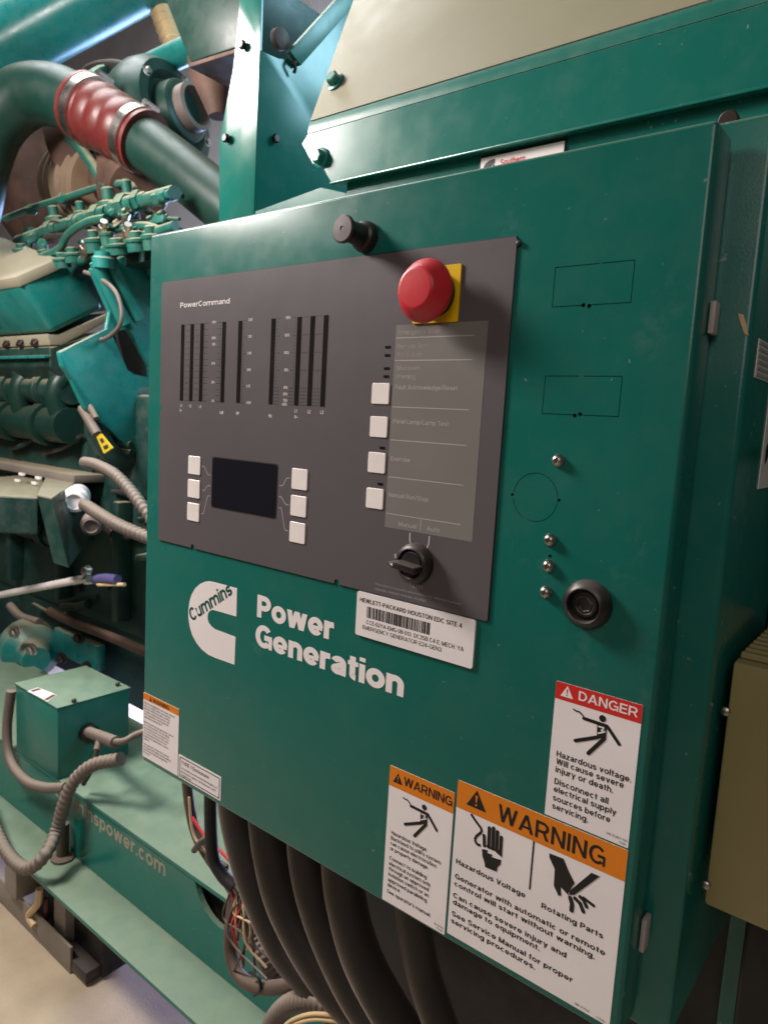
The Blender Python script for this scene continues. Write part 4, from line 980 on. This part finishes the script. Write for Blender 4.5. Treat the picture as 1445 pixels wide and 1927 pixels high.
# ================================================================== ENGINE TOP: fuel rail, injectors
def hexfit(p, ax, r, L, par, mat='green_rail', name='fitting'):
    b = BM(); ax = Vector(ax).normalized()
    add_lathe(b, p, ax, [(r*0.7, -L*0.5), (r*0.7, -L*0.2)], 12)
    add_lathe(b, Vector(p)-ax*L*0.2, ax, [(r*0.9, 0), (r, L*0.05), (r, L*0.35), (r*0.9, L*0.4)], 6)
    add_lathe(b, Vector(p)+ax*L*0.2, ax, [(r*0.7, 0), (r*0.65, L*0.3)], 12)
    return obj(name, b, mat, par, True, 30)
fr = thing('fuel_rail', at(180, 460, 1.4), 'cluster of green fuel pipes and fittings on top of the engine', 'fuel rail')
for pts, r in (([(10, 412, 1.42), (60, 392, 1.42), (125, 372, 1.42), (190, 352, 1.42), (240, 346, 1.42), (258, 362, 1.42), (270, 390, 1.42), (305, 415, 1.40)], 7),
               ([(35, 455, 1.36), (100, 432, 1.36), (170, 408, 1.36), (250, 384, 1.36), (330, 362, 1.36)], 12),
               ([(60, 490, 1.32), (110, 470, 1.32), (130, 440, 1.31), (165, 418, 1.31), (200, 410, 1.32)], 7),
               ([(150, 492, 1.34), (200, 470, 1.34), (260, 448, 1.34), (330, 425, 1.34)], 9),
               ([(130, 258, 1.44), (150, 275, 1.44), (175, 310, 1.43), (200, 350, 1.42)], 11),
               ([(190, 440, 1.35), (225, 430, 1.35), (270, 425, 1.35), (300, 432, 1.35)], 8),
               ([(285, 380, 1.36), (315, 370, 1.36)], 9)):
    obj('fuel_pipe', tube_px(pts, r, 12), 'green_rail', fr, True)
dirX = Vector((1, 0, 0.02))
for px, py, Y, r, L in ((95, 432, 1.35, .030, .11), (140, 418, 1.35, .026, .08), (185, 404, 1.35, .034, .12), (235, 388, 1.35, .040, .13), (262, 378, 1.36, .034, .10), (68, 446, 1.35, .024, .07), (300, 372, 1.36, .026, .08), (60, 395, 1.42, .022, .06), (120, 374, 1.42, .022, .06), (205, 350, 1.42, .022, .06)):
    hexfit(at(px, py, Y), dirX, r, L, fr)
for px, py, Y, r, h in ((110, 412, 1.40, .030, .10), (160, 402, 1.40, .026, .09), (215, 385, 1.40, .036, .12), (250, 372, 1.40, .028, .12), (88, 472, 1.34, .024, .05), (182, 452, 1.33, .030, .07), (225, 462, 1.32, .040, .05), (262, 452, 1.33, .034, .06), (205, 440, 1.33, .022, .06), (140, 478, 1.33, .03, .05), (120, 488, 1.31, .028, .05), (45, 470, 1.34, .03, .05), (290, 445, 1.34, .03, .07)):
    b = BM(); add_lathe(b, at(px, py, Y)-Vector((0, 0, h*0.6)), (0.05, -0.25, 1), [(r, 0), (r, h*0.45), (r*1.15, h*0.5), (r*1.15, h*0.65), (r*0.6, h*0.7), (r*0.6, h), (r*0.4, h*1.05)], 14); obj('injector_cap', b, 'green_rail', fr, True, 35)
for px, py, Y in ((195, 432, 1.31), (160, 470, 1.31), (240, 438, 1.31)):
    hexfit(at(px, py, Y), (0.6, -0.3, 0.5), .018, .07, fr, 'zinc')
random.seed(23)
for k in range(26):
    px = random.uniform(30, 315); py = 470-0.30*px+random.uniform(-18, 42); Y_ = random.uniform(1.31, 1.40)
    kind = k % 4
    if kind == 0: obj('small_pipe', tube_px([(px, py, Y_), (px+random.uniform(12, 30), py-random.uniform(2, 14), Y_-0.01), (px+random.uniform(34, 60), py-random.uniform(-4, 20), Y_)], random.uniform(3, 5.5), 10), random.choice(('green_rail', 'green_dusty', 'cable_black')), fr, True)
    elif kind == 1: hexfit(at(px, py, Y_), (random.uniform(0.5, 1), random.uniform(-0.6, 0), random.uniform(-0.2, 0.5)), random.uniform(.012, .022), random.uniform(.05, .09), fr, random.choice(('green_dusty', 'zinc', 'green_rail')))
    elif kind == 2: bolt(at(px, py, Y_), (random.uniform(-.2, .2), -0.7, 0.7), random.uniform(.009, .015), random.choice(('green_dusty', 'dust_tan', 'green_rail')), fr, 'rail_bolt')
    else:
        b = BM(); c0 = at(px, py, Y_); add_box(b, c0-Vector((.03, .015, .012)), c0+Vector((.03, .015, .012)), 0.004); obj('clamp_block', b, random.choice(('green_rail', 'green_dusty')), fr, True)
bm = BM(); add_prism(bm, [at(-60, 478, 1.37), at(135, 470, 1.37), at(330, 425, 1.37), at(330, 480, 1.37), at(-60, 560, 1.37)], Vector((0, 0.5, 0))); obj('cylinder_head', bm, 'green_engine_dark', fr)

# ================================================================== ROCKER COVER (leaning with the cylinder bank)
XRK = -2.6
rk = thing('rocker_cover', Vector((-3.0, 1.3, 1.6)), 'slanting green rocker cover box with dusty top at the left edge', 'engine cover')
def bank(name, pts, mat, x=XRK, length=1.6, bev=0.012):
    b = BM(); add_prism(b, [atx(px, py, x) for px, py in pts], Vector((-length, 0, 0)), bev, 3); return obj(name, b, mat, rk, True, 35)
bank('cover_box', [(31, 524), (154, 486), (197, 580), (100, 628)], 'green_engine', bev=0.022)
b = BM(); add_prism(b, [at(-60, 424, 1.36), at(37, 459, 1.34), at(110, 486, 1.31), atx(31, 523, XRK)+Vector((0, -0.004, 0.003)), at(-60, 537, 1.165)], Vector((0, 0.02, -0.03)), 0.004); obj('top_plate', b, 'dust_tan', rk, True)
bank('cover_flange', [(88, 628), (112, 632), (205, 588), (212, 600), (118, 650), (95, 650)], 'dust_tan', bev=0.004)
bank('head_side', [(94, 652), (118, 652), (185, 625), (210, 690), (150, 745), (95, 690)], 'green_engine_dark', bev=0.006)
bank('ledge', [(84, 668), (98, 668), (98, 674), (84, 674)], 'green_engine', bev=0.002)
for k in range(9):
    p = atx(98, 642, XRK)+Vector((-0.10-k*0.115, -0.004, 0.0))
    b = BM(); add_lathe(b, p, (0, -0.8, 0.6), [(0.026, 0), (0.026, 0.010), (0.020, 0.014)], 6); obj('cover_bolt', b, 'dark_bolt', rk, True, 30)

# ================================================================== FLYWHEEL HOUSING, teal block
XF = -2.25
fh = thing('flywheel_housing', Vector((XF, 1.4, 0.9)), 'smooth teal flywheel housing with an oblong dark opening left of the cabinet', 'engine housing')
bm = BM(); add_prism(bm, [atx(px, py, XF) for px, py in ((172, 505), (300, 455), (330, 700), (330, 900), (250, 850), (200, 800), (160, 770), (140, 715), (118, 690), (112, 662), (140, 650), (205, 622), (212, 585), (180, 520))], Vector((-0.025, 0, 0)), 0.006, 3)
fho = obj('housing_plate', bm, 'green_engine', fh, True, 35)
cb = BM(); pts = [(226, 628), (232, 622), (256, 618), (264, 626), (300, 690), (300, 712), (268, 704), (256, 696)]
add_prism(cb, [atx(px, py, XF+0.05) for px, py in pts], Vector((-0.3, 0, 0))); cut(fho, cb)
bm = BM(); add_prism(bm, [atx(px, py, XF-0.13) for px, py in ((215, 600), (320, 600), (320, 730), (245, 730))], Vector((-0.02, 0, 0))); obj('opening_dark_sheet', bm, 'shade_rubber_black', fh)  # black sheet behind the opening, painting in its inner darkness
for a, b_, r in (((180, 492), (235, 610), 12), ((205, 490), (262, 600), 14), ((215, 485), (272, 595), 5), ((262, 468), (288, 525), 6), ((228, 575), (252, 618), 5)):
    p1, p2 = atx(a[0], a[1], XF+0.015), atx(b_[0], b_[1], XF+0.015)
    rr = r*(p1-CAM).dot(fw)/FPX
    bm = BM(); add_tube(bm, [p1.lerp(p2, k/5) for k in range(6)], rr, 12); obj('housing_rib', bm, 'green_engine', fh, True)
bm = BM(); add_lathe(bm, atx(195, 486, XF+0.03), (0.1, -0.1, 1), [(0.035, -0.03), (0.035, 0.0), (0.028, 0.006), (0.028, 0.02)], 16); obj('breather_cap', bm, 'green_engine', fh, True)
bm = BM(); add_lathe(bm, atx(255, 800, XF-0.02), (1, -0.2, 0), [(0.16, -0.05), (0.16, 0.0), (0.13, 0.02), (0.10, 0.02), (0.10, -0.02)], 28); obj('starter_flange', bm, 'green_engine_dark', fh, True)

# ================================================================== ENGINE BLOCK (dark mass below)
eb = thing('engine_block', Vector((-3.0, 1.7, 0.55)), 'dark green engine block in shadow left of the cabinet', 'engine')
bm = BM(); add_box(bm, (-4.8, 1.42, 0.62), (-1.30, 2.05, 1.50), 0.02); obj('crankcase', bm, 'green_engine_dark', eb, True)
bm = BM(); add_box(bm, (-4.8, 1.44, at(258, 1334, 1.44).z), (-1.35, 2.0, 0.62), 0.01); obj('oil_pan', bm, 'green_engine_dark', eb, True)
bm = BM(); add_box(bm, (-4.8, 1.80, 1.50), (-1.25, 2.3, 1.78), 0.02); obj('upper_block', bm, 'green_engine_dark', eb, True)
bm = BM(); add_box(bm, (-4.8, 1.30, 1.17), (-2.45, 1.42, 1.20), 0.004); obj('shelf', bm, 'bracket_grey', eb, True)
for k in range(6):
    b = BM(); add_box(b, (-4.4+k*0.42, 1.36, 0.68), (-4.36+k*0.42, 1.42, 1.12), 0.008); obj('block_rib', b, 'green_engine_dark', eb, True)
for py, rp, m_ in ((735, 26, 'green_engine_dark'), (800, 34, 'green_pipe'), (1010, 22, 'green_pipe')):
    c0 = at(120, py, 1.37); rr = rp*c0.y/ray(120, py).y/FPX
    b = BM(); add_tube(b, [Vector((-4.6+k*0.2, 1.37, c0.z)) for k in range(int((c0.x+4.75)/0.2)+1)], rr, 18); obj('manifold_pipe', b, m_, eb, True)
    for k in range(7):
        xx = c0.x-0.12-k*0.30
        b = BM(); add_lathe(b, Vector((xx, 1.37, c0.z)), (1, 0, 0), [(rr*1.0, -0.03), (rr*1.22, -0.028), (rr*1.22, -0.004), (rr*1.12, 0.0), (rr*1.22, 0.004), (rr*1.22, 0.028), (rr, 0.03)], 18); obj('pipe_joint', b, m_, eb, True, 35)
        if py < 900:
            b = BM(); add_tube(b, smooth_path([Vector((xx+0.14, 1.36, c0.z)), Vector((xx+0.14, 1.33, c0.z+rr*1.6)), Vector((xx+0.15, 1.36, c0.z+rr*2.6)), Vector((xx+0.15, 1.46, c0.z+rr*3.2))], 6), rr*0.55, 12); obj('runner', b, m_, eb, True)
b = BM(); add_lathe(b, at(60, 1225, 1.3), (1, -0.3, 0), [(0.02, -0.12), (0.09, -0.12), (0.11, -0.10), (0.11, 0.02), (0.07, 0.05), (0.05, 0.12)], 24); obj('pump_body', b, 'green_engine', eb, True, 35)
b = BM(); add_box(b, at(100, 1180, 1.36), at(200, 1262, 1.40), 0.01); obj('pump_mount', b, 'green_engine', eb, True)
for px, py in ((62, 1222), (118, 1238), (165, 1255), (150, 1200), (30, 1190)):
    bolt(at(px, py, 1.20 if px < 100 else 1.355), (0.3, -1, 0), 0.016, 'zinc' if px < 100 else 'dark_bolt', eb)
obj('drain_pipe', tube_px([(95, 1150, 1.34), (130, 1168, 1.34), (200, 1195, 1.34), (290, 1232, 1.34)], 9, 12), 'rust_brown', eb, True)
obj('oil_pipe', tube_px([(20, 1140, 1.34), (40, 1160, 1.33), (75, 1172, 1.33)], 8, 12), 'conduit_grey', eb, True)
b = BM(); add_lathe(b, at(36, 950, 1.22), (0.3, -0.6, 0.7), [(0.028, -0.10), (0.03, -0.02), (0.034, 0), (0.030, 0.0), (0.026, -0.03)], 22); obj('open_spout', b, 'green_engine_dark', eb, True)
random.seed(11)
for k in range(16):
    px, py = random.uniform(-10, 265), random.uniform(720, 1150)
    a = random.uniform(-0.5, 0.5)
    L_ = random.uniform(40, 120)
    obj('block_pipe', tube_px([(px, py, 1.40), (px+L_*0.5, py+a*L_*0.5+random.uniform(-8, 8), 1.385), (px+L_, py+a*L_, 1.40)], random.uniform(3, 9), 10), random.choice(('green_engine_dark', 'green_engine_dark', 'cable_black')), eb, True)
for k in range(22):
    bolt(at(random.uniform(0, 260), random.uniform(720, 1140), 1.418), (0, -1, 0), random.uniform(.008, .016), random.choice(('green_engine_dark', 'dark_bolt')), eb)

# ================================================================== SENSOR MANIFOLD with round connectors
sm = thing('valve_manifold', at(110, 1030, 1.2), 'angular green manifold block with pale round connectors', 'valve block')
XM = atx(150, 960, -2.2)
b = BM()
top = [at(90, 893, 1.20), at(153, 903, 1.30), at(98, 940, 1.16), at(71, 934, 1.12)]
zt_ = sum(p.z for p in top)/4
top = [atz(px, py, zt_) for px, py in ((90, 893), (153, 903), (98, 940), (71, 934))]
low = [p+Vector((0.10, 0.0, -0.19)) for p in top]
vs = [b.verts.new(p) for p in top+low]
for q in ((0,1,2,3), (7,6,5,4), (0,4,5,1), (1,5,6,2), (2,6,7,3), (3,7,4,0)): b.faces.new([vs[i] for i in q])
bmesh.ops.recalc_face_normals(b, faces=b.faces[:]); obj('valve_body', b, 'green_engine_dark', sm)
b = BM(); add_prism(b, [p+Vector((0, 0, 0.001)) for p in top], Vector((0, 0, 0.004))); obj('top_plate', b, 'dust_tan', sm)
axc = Vector((0.75, -0.55, -0.1)).normalized()
for px, py, r, m in ((140, 944, 0.043, 'label_white'), (172, 990, 0.036, 'conduit_grey')):
    p = at(px, py, 1.18)
    b = BM(); add_lathe(b, p-axc*0.05, axc, [(r*0.9, -0.05), (r, 0), (r, 0.02), (r*0.92, 0.024), (r*0.92, 0.03), (r*0.85, 0.034), (r*0.85, 0.05), (r*0.6, 0.055), (r*0.55, 0.045)], 26); obj('round_connector', b, m, sm, True, 35)
for px, py in ((42, 893), (34, 905), (42, 913), (73, 900), (66, 910)):
    b = BM(); add_box(b, at(px-7, py-4, 1.20), at(px+7, py+3, 1.21), 0.002); obj('clip', b, 'label_white', sm)
b = BM(); add_prism(b, [atz(px, py, zt_-0.012) for px, py in ((-40, 900), (88, 890), (72, 936), (-40, 930))], Vector((0, 0, -0.12)), 0.006); obj('manifold_tail', b, 'green_engine_dark', sm)

def cable(name, pts, rp, mat, label, cat='cable', corr=None, group=None, seg=14):
    o = obj(name, tube_px(pts, rp, seg, 10, corr), mat, None, True, 70); tag(o, label, cat, group); return o
cable('corrugated_conduit', [(160, 950, 1.14), (185, 966, 1.12), (215, 984, 1.11), (245, 998, 1.11), (290, 1016, 1.12)], 13, 'conduit_grey', 'pale grey corrugated conduit leaving the white round connector', 'conduit', (0.020, 0.32))
cable('corrugated_conduit', [(160, 870, 1.2), (180, 874, 1.18), (215, 892, 1.16), (245, 922, 1.15), (270, 955, 1.14), (300, 1000, 1.14)], 12, 'conduit_grey', 'grey corrugated conduit curving down behind the door below the yellow tag', 'conduit', (0.020, 0.32))
cable('wire_loop', [(160, 512, 1.30), (185, 522, 1.28), (215, 545, 1.27), (229, 580, 1.27), (226, 612, 1.27), (205, 634, 1.28), (178, 645, 1.29), (160, 672, 1.28), (150, 705, 1.27), (153, 745, 1.26), (165, 775, 1.25)], 4, 'conduit_grey', 'thin grey wire looping down past the rocker cover', 'wire')
cn = thing('cable_connector', at(170, 830, 1.24), 'grey cable connector hanging with a yellow tag', 'connector')
obj('plug_body', tube_px([(155, 768, 1.25), (168, 790, 1.25), (184, 818, 1.25)], 9, 12), 'conduit_grey', cn, True)
obj('plug_sleeve', tube_px([(168, 762, 1.252), (182, 788, 1.252)], 6, 10), 'conduit_grey', cn, True)
b = BM(); add_prism(b, [at(182, 822, 1.245), at(190, 816, 1.245), at(212, 843, 1.235), at(196, 854, 1.235)], Vector((0.002, 0.004, 0))); obj('yellow_tag', b, 'tag_yellow', cn)
b = BM(); add_prism(b, [at(188, 827, 1.2405), at(193, 824, 1.2405), at(197, 831, 1.239), at(192, 834, 1.239)], Vector((0, -0.001, 0))); add_prism(b, [at(195, 840, 1.237), at(203, 836, 1.237), at(205, 842, 1.236), at(198, 846, 1.236)], Vector((0, -0.002, 0))); obj('tag_marks', b, 'ink_dim', cn)
ds = thing('dipstick', at(90, 1105, 1.15), 'polished steel rod with ball end crossing the engine at left', 'rod')
obj('rod', tube_px([(-30, 1126, 1.16), (60, 1108, 1.14), (165, 1088, 1.12)], 7, 14), 'rod_grey', ds, True)
b = BM(); add_lathe(b, at(166, 1090, 1.12), (0.9, -0.3, 0.2), [(0.010, -0.03), (0.018, -0.02), (0.018, 0.01), (0.012, 0.02)], 6); obj('rod_nut', b, 'steel', ds, True, 30)
b = BM(); add_lathe(b, at(165, 1074, 1.12), (0.3, -1, 0.2), [(0.0, -0.02), (0.013, -0.014), (0.018, 0), (0.013, 0.014), (0.0, 0.02)], 16); obj('ball_end', b, 'zinc', ds, True)
cable('violet_wire', [(178, 1091, 1.14), (198, 1088, 1.13), (222, 1091, 1.13)], 9, 'wire_blue', 'short violet sleeved wire at the end of the steel rod', 'wire')
cable('sleeved_wire', [(185, 1100, 1.13), (215, 1100, 1.13), (235, 1100, 1.13)], 3.5, 'wire_tan', 'thin tan wire beside the violet sleeve', 'wire')

# ================================================================== BASE SKID
sk = thing('base_skid', Vector((-1.6, 1.1, 0.14)), 'long green steel base rail with web address lettering and dusty flanges', 'base frame')
ZU, ZL, YW = 0.44, 0.25, 0.906
bm = BM(); add_box(bm, (-5.0, YW, ZL+0.0005), (0.6, YW+0.012, ZU-0.0125), 0.002); web = obj('web', bm, 'green_paint', sk)
cb = BM(); c_ = at(415, 1680, YW); add_lathe(cb, Vector((c_.x, YW-0.05, c_.z+0.01)), (0, 1, 0), [(0.090, 0), (0.090, 0.2)], 40); cut(web, cb)
bm = BM(); YD = atz(258, 1356, ZU).y
add_box(bm, (-5.0, YW-0.003, ZU-0.012), (0.6, YD, ZU), 0.003); obj('upper_flange', bm, 'green_dusty', sk, True)
bm = BM(); add_box(bm, (-5.0, 0.799, ZL-0.012), (0.6, YW+0.01, ZL), 0.003); obj('lower_flange', bm, 'green_dusty', sk, True)
bm = BM(); add_box(bm, (-5.0, YD-0.03, ZL-0.012), (0.6, YD-0.018, ZU-0.013), 0.002)
obj('inner_web', bm, 'green_engine_dark', sk)
bm = BM(); add_box(bm, (-1.55, YW+0.03, ZL), (0.5, YW+0.20, ZU-0.014)); obj('hole_dark_block', bm, 'shade_rubber_black', sk)  # black block added behind the web so its round hole looks dark
bm = BM(); add_text(bm, 'cumminspower.com', Vector((-1.804, YW-0.0006, ZU-0.054)), EX, EZ, width=513, cap=38, bold=0.03); obj('rail_lettering', bm, 'dust_tan', sk)

# junction box
jb = thing('junction_box', Vector((-1.89, 1.0, ZU)), 'green steel junction box standing on the base rail at left', 'junction box')
jx0, jx1, jy0, jy1, jz0, jz1 = -2.021, -1.777, 0.90, 1.112, ZU+0.002, 1.45-0.805
bm = BM(); add_box(bm, (jx0, jy0, jz0), (jx1, jy1, jz1-0.003), 0.003); obj('box_body', bm, 'green_dusty', jb, True)
bm = BM(); add_box(bm, (jx0-0.003, jy0-0.003, jz1-0.003), (jx1+0.003, jy1+0.003, jz1+0.002), 0.0015); lid = obj('lid', bm, 'green_dusty', jb, True)
for px, py in ((222, 1291), (140, 1322)):
    p = atz(px, py, jz1+0.002); bolt(p, (0, 0, 1), 0.007, 'dark_bolt', lid, 'lid_screw', False)
bm = BM(); add_prism(bm, [atz(px, py, jz1+0.0022) for px, py in ((52, 1301), (72, 1294), (108, 1308), (90, 1320))], Vector((0, 0, 0.0008))); st = obj('red_sticker', bm, 'label_white', lid)
bm = BM()
add_prism(bm, [atz(px, py, jz1+0.0032) for px, py in ((58, 1300), (73, 1295), (78, 1297), (63, 1302))], Vector((0, 0, 0.0006)))
add_prism(bm, [atz(px, py, jz1+0.0032) for px, py in ((100, 1307), (106, 1308), (90, 1318), (84, 1316))], Vector((0, 0, 0.0006)))
obj('sticker_marks', bm, 'hose_red', lid)
p = atx(165, 1378, jx1)
bm = BM(); add_lathe(bm, p, (1, 0, 0), [(0.026, 0), (0.026, 0.02), (0.019, 0.024), (0.019, 0.05)], 20); obj('cable_gland', bm, 'dark_bolt', jb, True)
tb_ = thing('conduit_tee', at(195, 1390, 0.923), 'grey rubber cable tee plugged into the junction box side', 'cable tee')
obj('tee_run', tube_px([(168, 1378, 0.978), (195, 1388, 0.941), (219, 1397, 0.923)], 11, 14), 'conduit_grey', tb_, True)
obj('tee_branch', tube_px([(190, 1388, 0.941), (183, 1412, 0.923)], 7, 12), 'conduit_grey', tb_, True)
cable('grey_cable', [(215, 1396, 0.923), (235, 1394, 0.923), (255, 1383, 0.941), (290, 1370, 0.969)], 6, 'conduit_grey', 'grey cable running from the tee behind the door', 'cable')
cable('drop_cable', [(184, 1408, 0.923), (176, 1440, 0.914), (158, 1475, 0.909)], 5, 'conduit_dark', 'short dark cable dropping from the tee', 'cable')
cable('flexible_conduit', [(228, 1428, 0.923), (175, 1440, 0.895), (140, 1470, 0.872), (122, 1510, 0.858), (108, 1560, 0.849), (85, 1610, 0.800), (50, 1634, 0.775), (15, 1605, 0.775), (-12, 1550, 0.79), (-40, 1480, 0.82)], 13, 'conduit_grey', 'thick tan corrugated conduit looping over the base rail', 'conduit', (0.016, 0.2), None, 16)
cable('box_cable', [(22, 1300, 0.895), (14, 1370, 0.886), (20, 1430, 0.877), (48, 1468, 0.872), (85, 1482, 0.868), (125, 1482, 0.872)], 9, 'conduit_grey', 'smooth grey cable wrapping under the junction box', 'cable')
bm = BM(); p = atz(113, 1618, ZL)
add_lathe(bm, Vector((p.x, 0.882, ZL)), (0, 0, 1), [(0.030, 0), (0.030, 0.006), (0.022, 0.010), (0.016, 0.012), (0.016, 0.10)], 18); o = obj('hold_down_stud', bm, 'loom_brown', None, True); tag(o, 'brown hold-down stud standing on the lower rail flange', 'stud')

# isolator mount under the rail
mt = thing('isolator_mount', Vector((-1.75, 0.87, 0.0)), 'grey and black vibration mount under the base rail', 'mount')
bm = BM(); add_box(bm, (-2.02, 0.842, 0.0), (-1.60, 0.850, 0.075), 0.002); add_box(bm, (-2.02, 0.850, 0.0), (-1.60, 0.97, 0.006), 0.001); obj('base_angle', bm, 'bracket_grey', mt, True)
bm = BM(); add_box(bm, (-1.93, 0.825, 0.085), (-1.86, 0.90, ZL-0.013), 0.002); obj('end_plate', bm, 'bracket_grey', mt, True)
bm = BM(); add_box(bm, (-1.72, 0.860, 0.015), (-1.66, 0.94, 0.20), 0.002); obj('housing_plate', bm, 'bracket_grey', mt, True)
bm = BM(); add_box(bm, (-1.88, 0.885, 0.007), (-1.52, 0.96, ZL-0.013), 0.004); obj('rubber_block', bm, 'shade_rubber_black', mt, True)
bm = BM(); add_box(bm, (-1.66, 0.846, 0.007), (-1.53, 0.93, 0.04), 0.004); obj('foot_plate', bm, 'cable_black', mt, True)
bm = BM(); add_tube(bm, smooth_path([at(75, 1672, 0.84), at(72, 1700, 0.838), at(56, 1722, 0.837), at(66, 1742, 0.838)], 6), 0.010, 8); obj('yellow_strap', bm, 'wire_tan', mt, True)
bm = BM(); add_tube(bm, smooth_path([at(88, 1690, 0.864), at(88, 1720, 0.862), at(84, 1745, 0.862)], 6), 0.007, 8); obj('red_strap', bm, 'hose_red', mt, True)

# ================================================================== POWER CABLES under the cabinet
pos = ['leftmost', 'second from the left', 'middle', 'second from the right', 'rightmost']
cpaths = [[(440, 1480, 0.63), (452, 1560, 0.63), (482, 1664, 0.635), (536, 1782, 0.65), (620, 1880, 0.67), (720, 1990, 0.69)],
          [(500, 1500, 0.61), (512, 1600, 0.61), (540, 1705, 0.615), (610, 1830, 0.63), (700, 1930, 0.65), (800, 2030, 0.67)],
          [(570, 1540, 0.59), (580, 1640, 0.59), (610, 1745, 0.595), (668, 1868, 0.605), (742, 1970, 0.62), (840, 2060, 0.65)],
          [(640, 1590, 0.57), (650, 1690, 0.57), (680, 1800, 0.575), (735, 1905, 0.59), (800, 2000, 0.61), (860, 2080, 0.63)],
          [(772, 1640, 0.575), (780, 1740, 0.575), (798, 1835, 0.58), (828, 1925, 0.585), (866, 2020, 0.60)]]
for w_, p_, r_ in zip(pos, cpaths, (34, 38, 35, 39, 33)):
    cable('power_cable', p_, r_, 'cable_black', 'thick black power cable hanging under the cabinet, '+w_+' of five', 'cable', None, 'black power cables under the cabinet', 22)
# strap, harness, looms
cable('black_strap', [(396, 1490, 0.66), (397, 1560, 0.66), (402, 1615, 0.66), (420, 1648, 0.665), (440, 1668, 0.67)], 12, 'gasket', 'black rubber strap hanging at the lower left corner of the door', 'strap')
hn = thing('wire_harness', at(400, 1640, 0.69), 'taped brown wire harness with red wire below the door corner', 'harness')
obj('taped_loom', tube_px([(352, 1470, 0.70), (358, 1520, 0.70), (370, 1570, 0.70), (395, 1615, 0.70), (425, 1655, 0.69), (448, 1690, 0.69)], 10, 14), 'loom_brown', hn, True)
obj('red_wire', tube_px([(362, 1538, 0.685), (385, 1572, 0.685), (412, 1598, 0.685), (440, 1628, 0.685)], 3, 8), 'wire_red', hn, True)
obj('pale_wire', tube_px([(356, 1500, 0.69), (362, 1560, 0.688), (376, 1590, 0.688), (410, 1625, 0.685), (452, 1678, 0.68)], 2.5, 8), 'wire_tan', hn, True)
obj('cable_tie', tube_px([(366, 1600, 0.685), (378, 1585, 0.68), (394, 1574, 0.685)], 6, 10), 'conduit_dark', hn, True)
b = BM(); add_box(b, at(385, 1606, 0.68), at(432, 1640, 0.69), 0.003); obj('splice_block', b, 'loom_brown', hn, True)
for k in range(6):
    random.seed(40+k); dx = random.uniform(-10, 14)
    obj('loose_wire', tube_px([(425+dx*0.3, 1640+k*3, 0.68), (440+dx, 1675+k*2, 0.675), (455+dx*1.2, 1705, 0.675), (448+dx*2, 1745+k*6, 0.675)], 2.4, 8), ('wire_tan', 'cable_black', 'conduit_grey', 'wire_blue', 'loom_brown', 'cable_black')[k], hn, True)
random.seed(77)
for k in range(12):
    x0_, y0_ = 440+random.uniform(-8, 26), 1660+random.uniform(-10, 30)
    obj('thin_wire', tube_px([(x0_, y0_, 0.672), (x0_+random.uniform(-16, 18), y0_+random.uniform(25, 50), 0.668), (x0_+random.uniform(-20, 34), y0_+random.uniform(60, 95), 0.668), (x0_+random.uniform(-10, 60), y0_+random.uniform(110, 170), 0.68)], random.uniform(1.6, 2.6), 8), random.choice(('wire_tan', 'cable_black', 'gasket', 'loom_brown', 'conduit_grey', 'wire_red')), hn, True)
cable('loop_loom', [(444, 1680, 0.70), (436, 1730, 0.695), (434, 1790, 0.69), (452, 1838, 0.685), (490, 1858, 0.68), (535, 1856, 0.675), (580, 1842, 0.67), (620, 1835, 0.67)], 13, 'loom_brown', 'brown taped loom looping beneath the door corner', 'loom')
cable('ribbed_conduit', [(462, 1715, 0.72), (480, 1760, 0.72), (500, 1800, 0.72), (520, 1850, 0.725)], 19, 'conduit_grey', 'short grey ribbed conduit slanting behind the brown loom', 'conduit', (0.009, 0.16))
cable('ribbed_conduit', [(505, 1960, 0.66), (515, 1920, 0.655), (545, 1890, 0.65), (590, 1882, 0.65), (630, 1905, 0.655), (660, 1960, 0.66)], 20, 'conduit_grey', 'grey ribbed conduit arching at the bottom edge under the loom', 'conduit', (0.009, 0.16))
for k, (w_, dy) in enumerate((('upper', 0), ('lower', 10))):
    cable('tan_wire', [(520, 1945+dy, 0.62), (550, 1920+dy, 0.62), (590, 1908+dy, 0.62), (640, 1912+dy, 0.625)], 4, 'wire_tan', w_+' of two pale tan wires at the bottom edge', 'wire', None, 'tan wires at the bottom edge')
b = tube_px([(470, 1830, 0.672), (486, 1838, 0.668), (490, 1862, 0.668), (478, 1874, 0.672)], 3, 8)
o = obj('zip_tie', b, 'gasket', None, True); tag(o, 'black zip tie round the brown loop loom', 'cable tie')
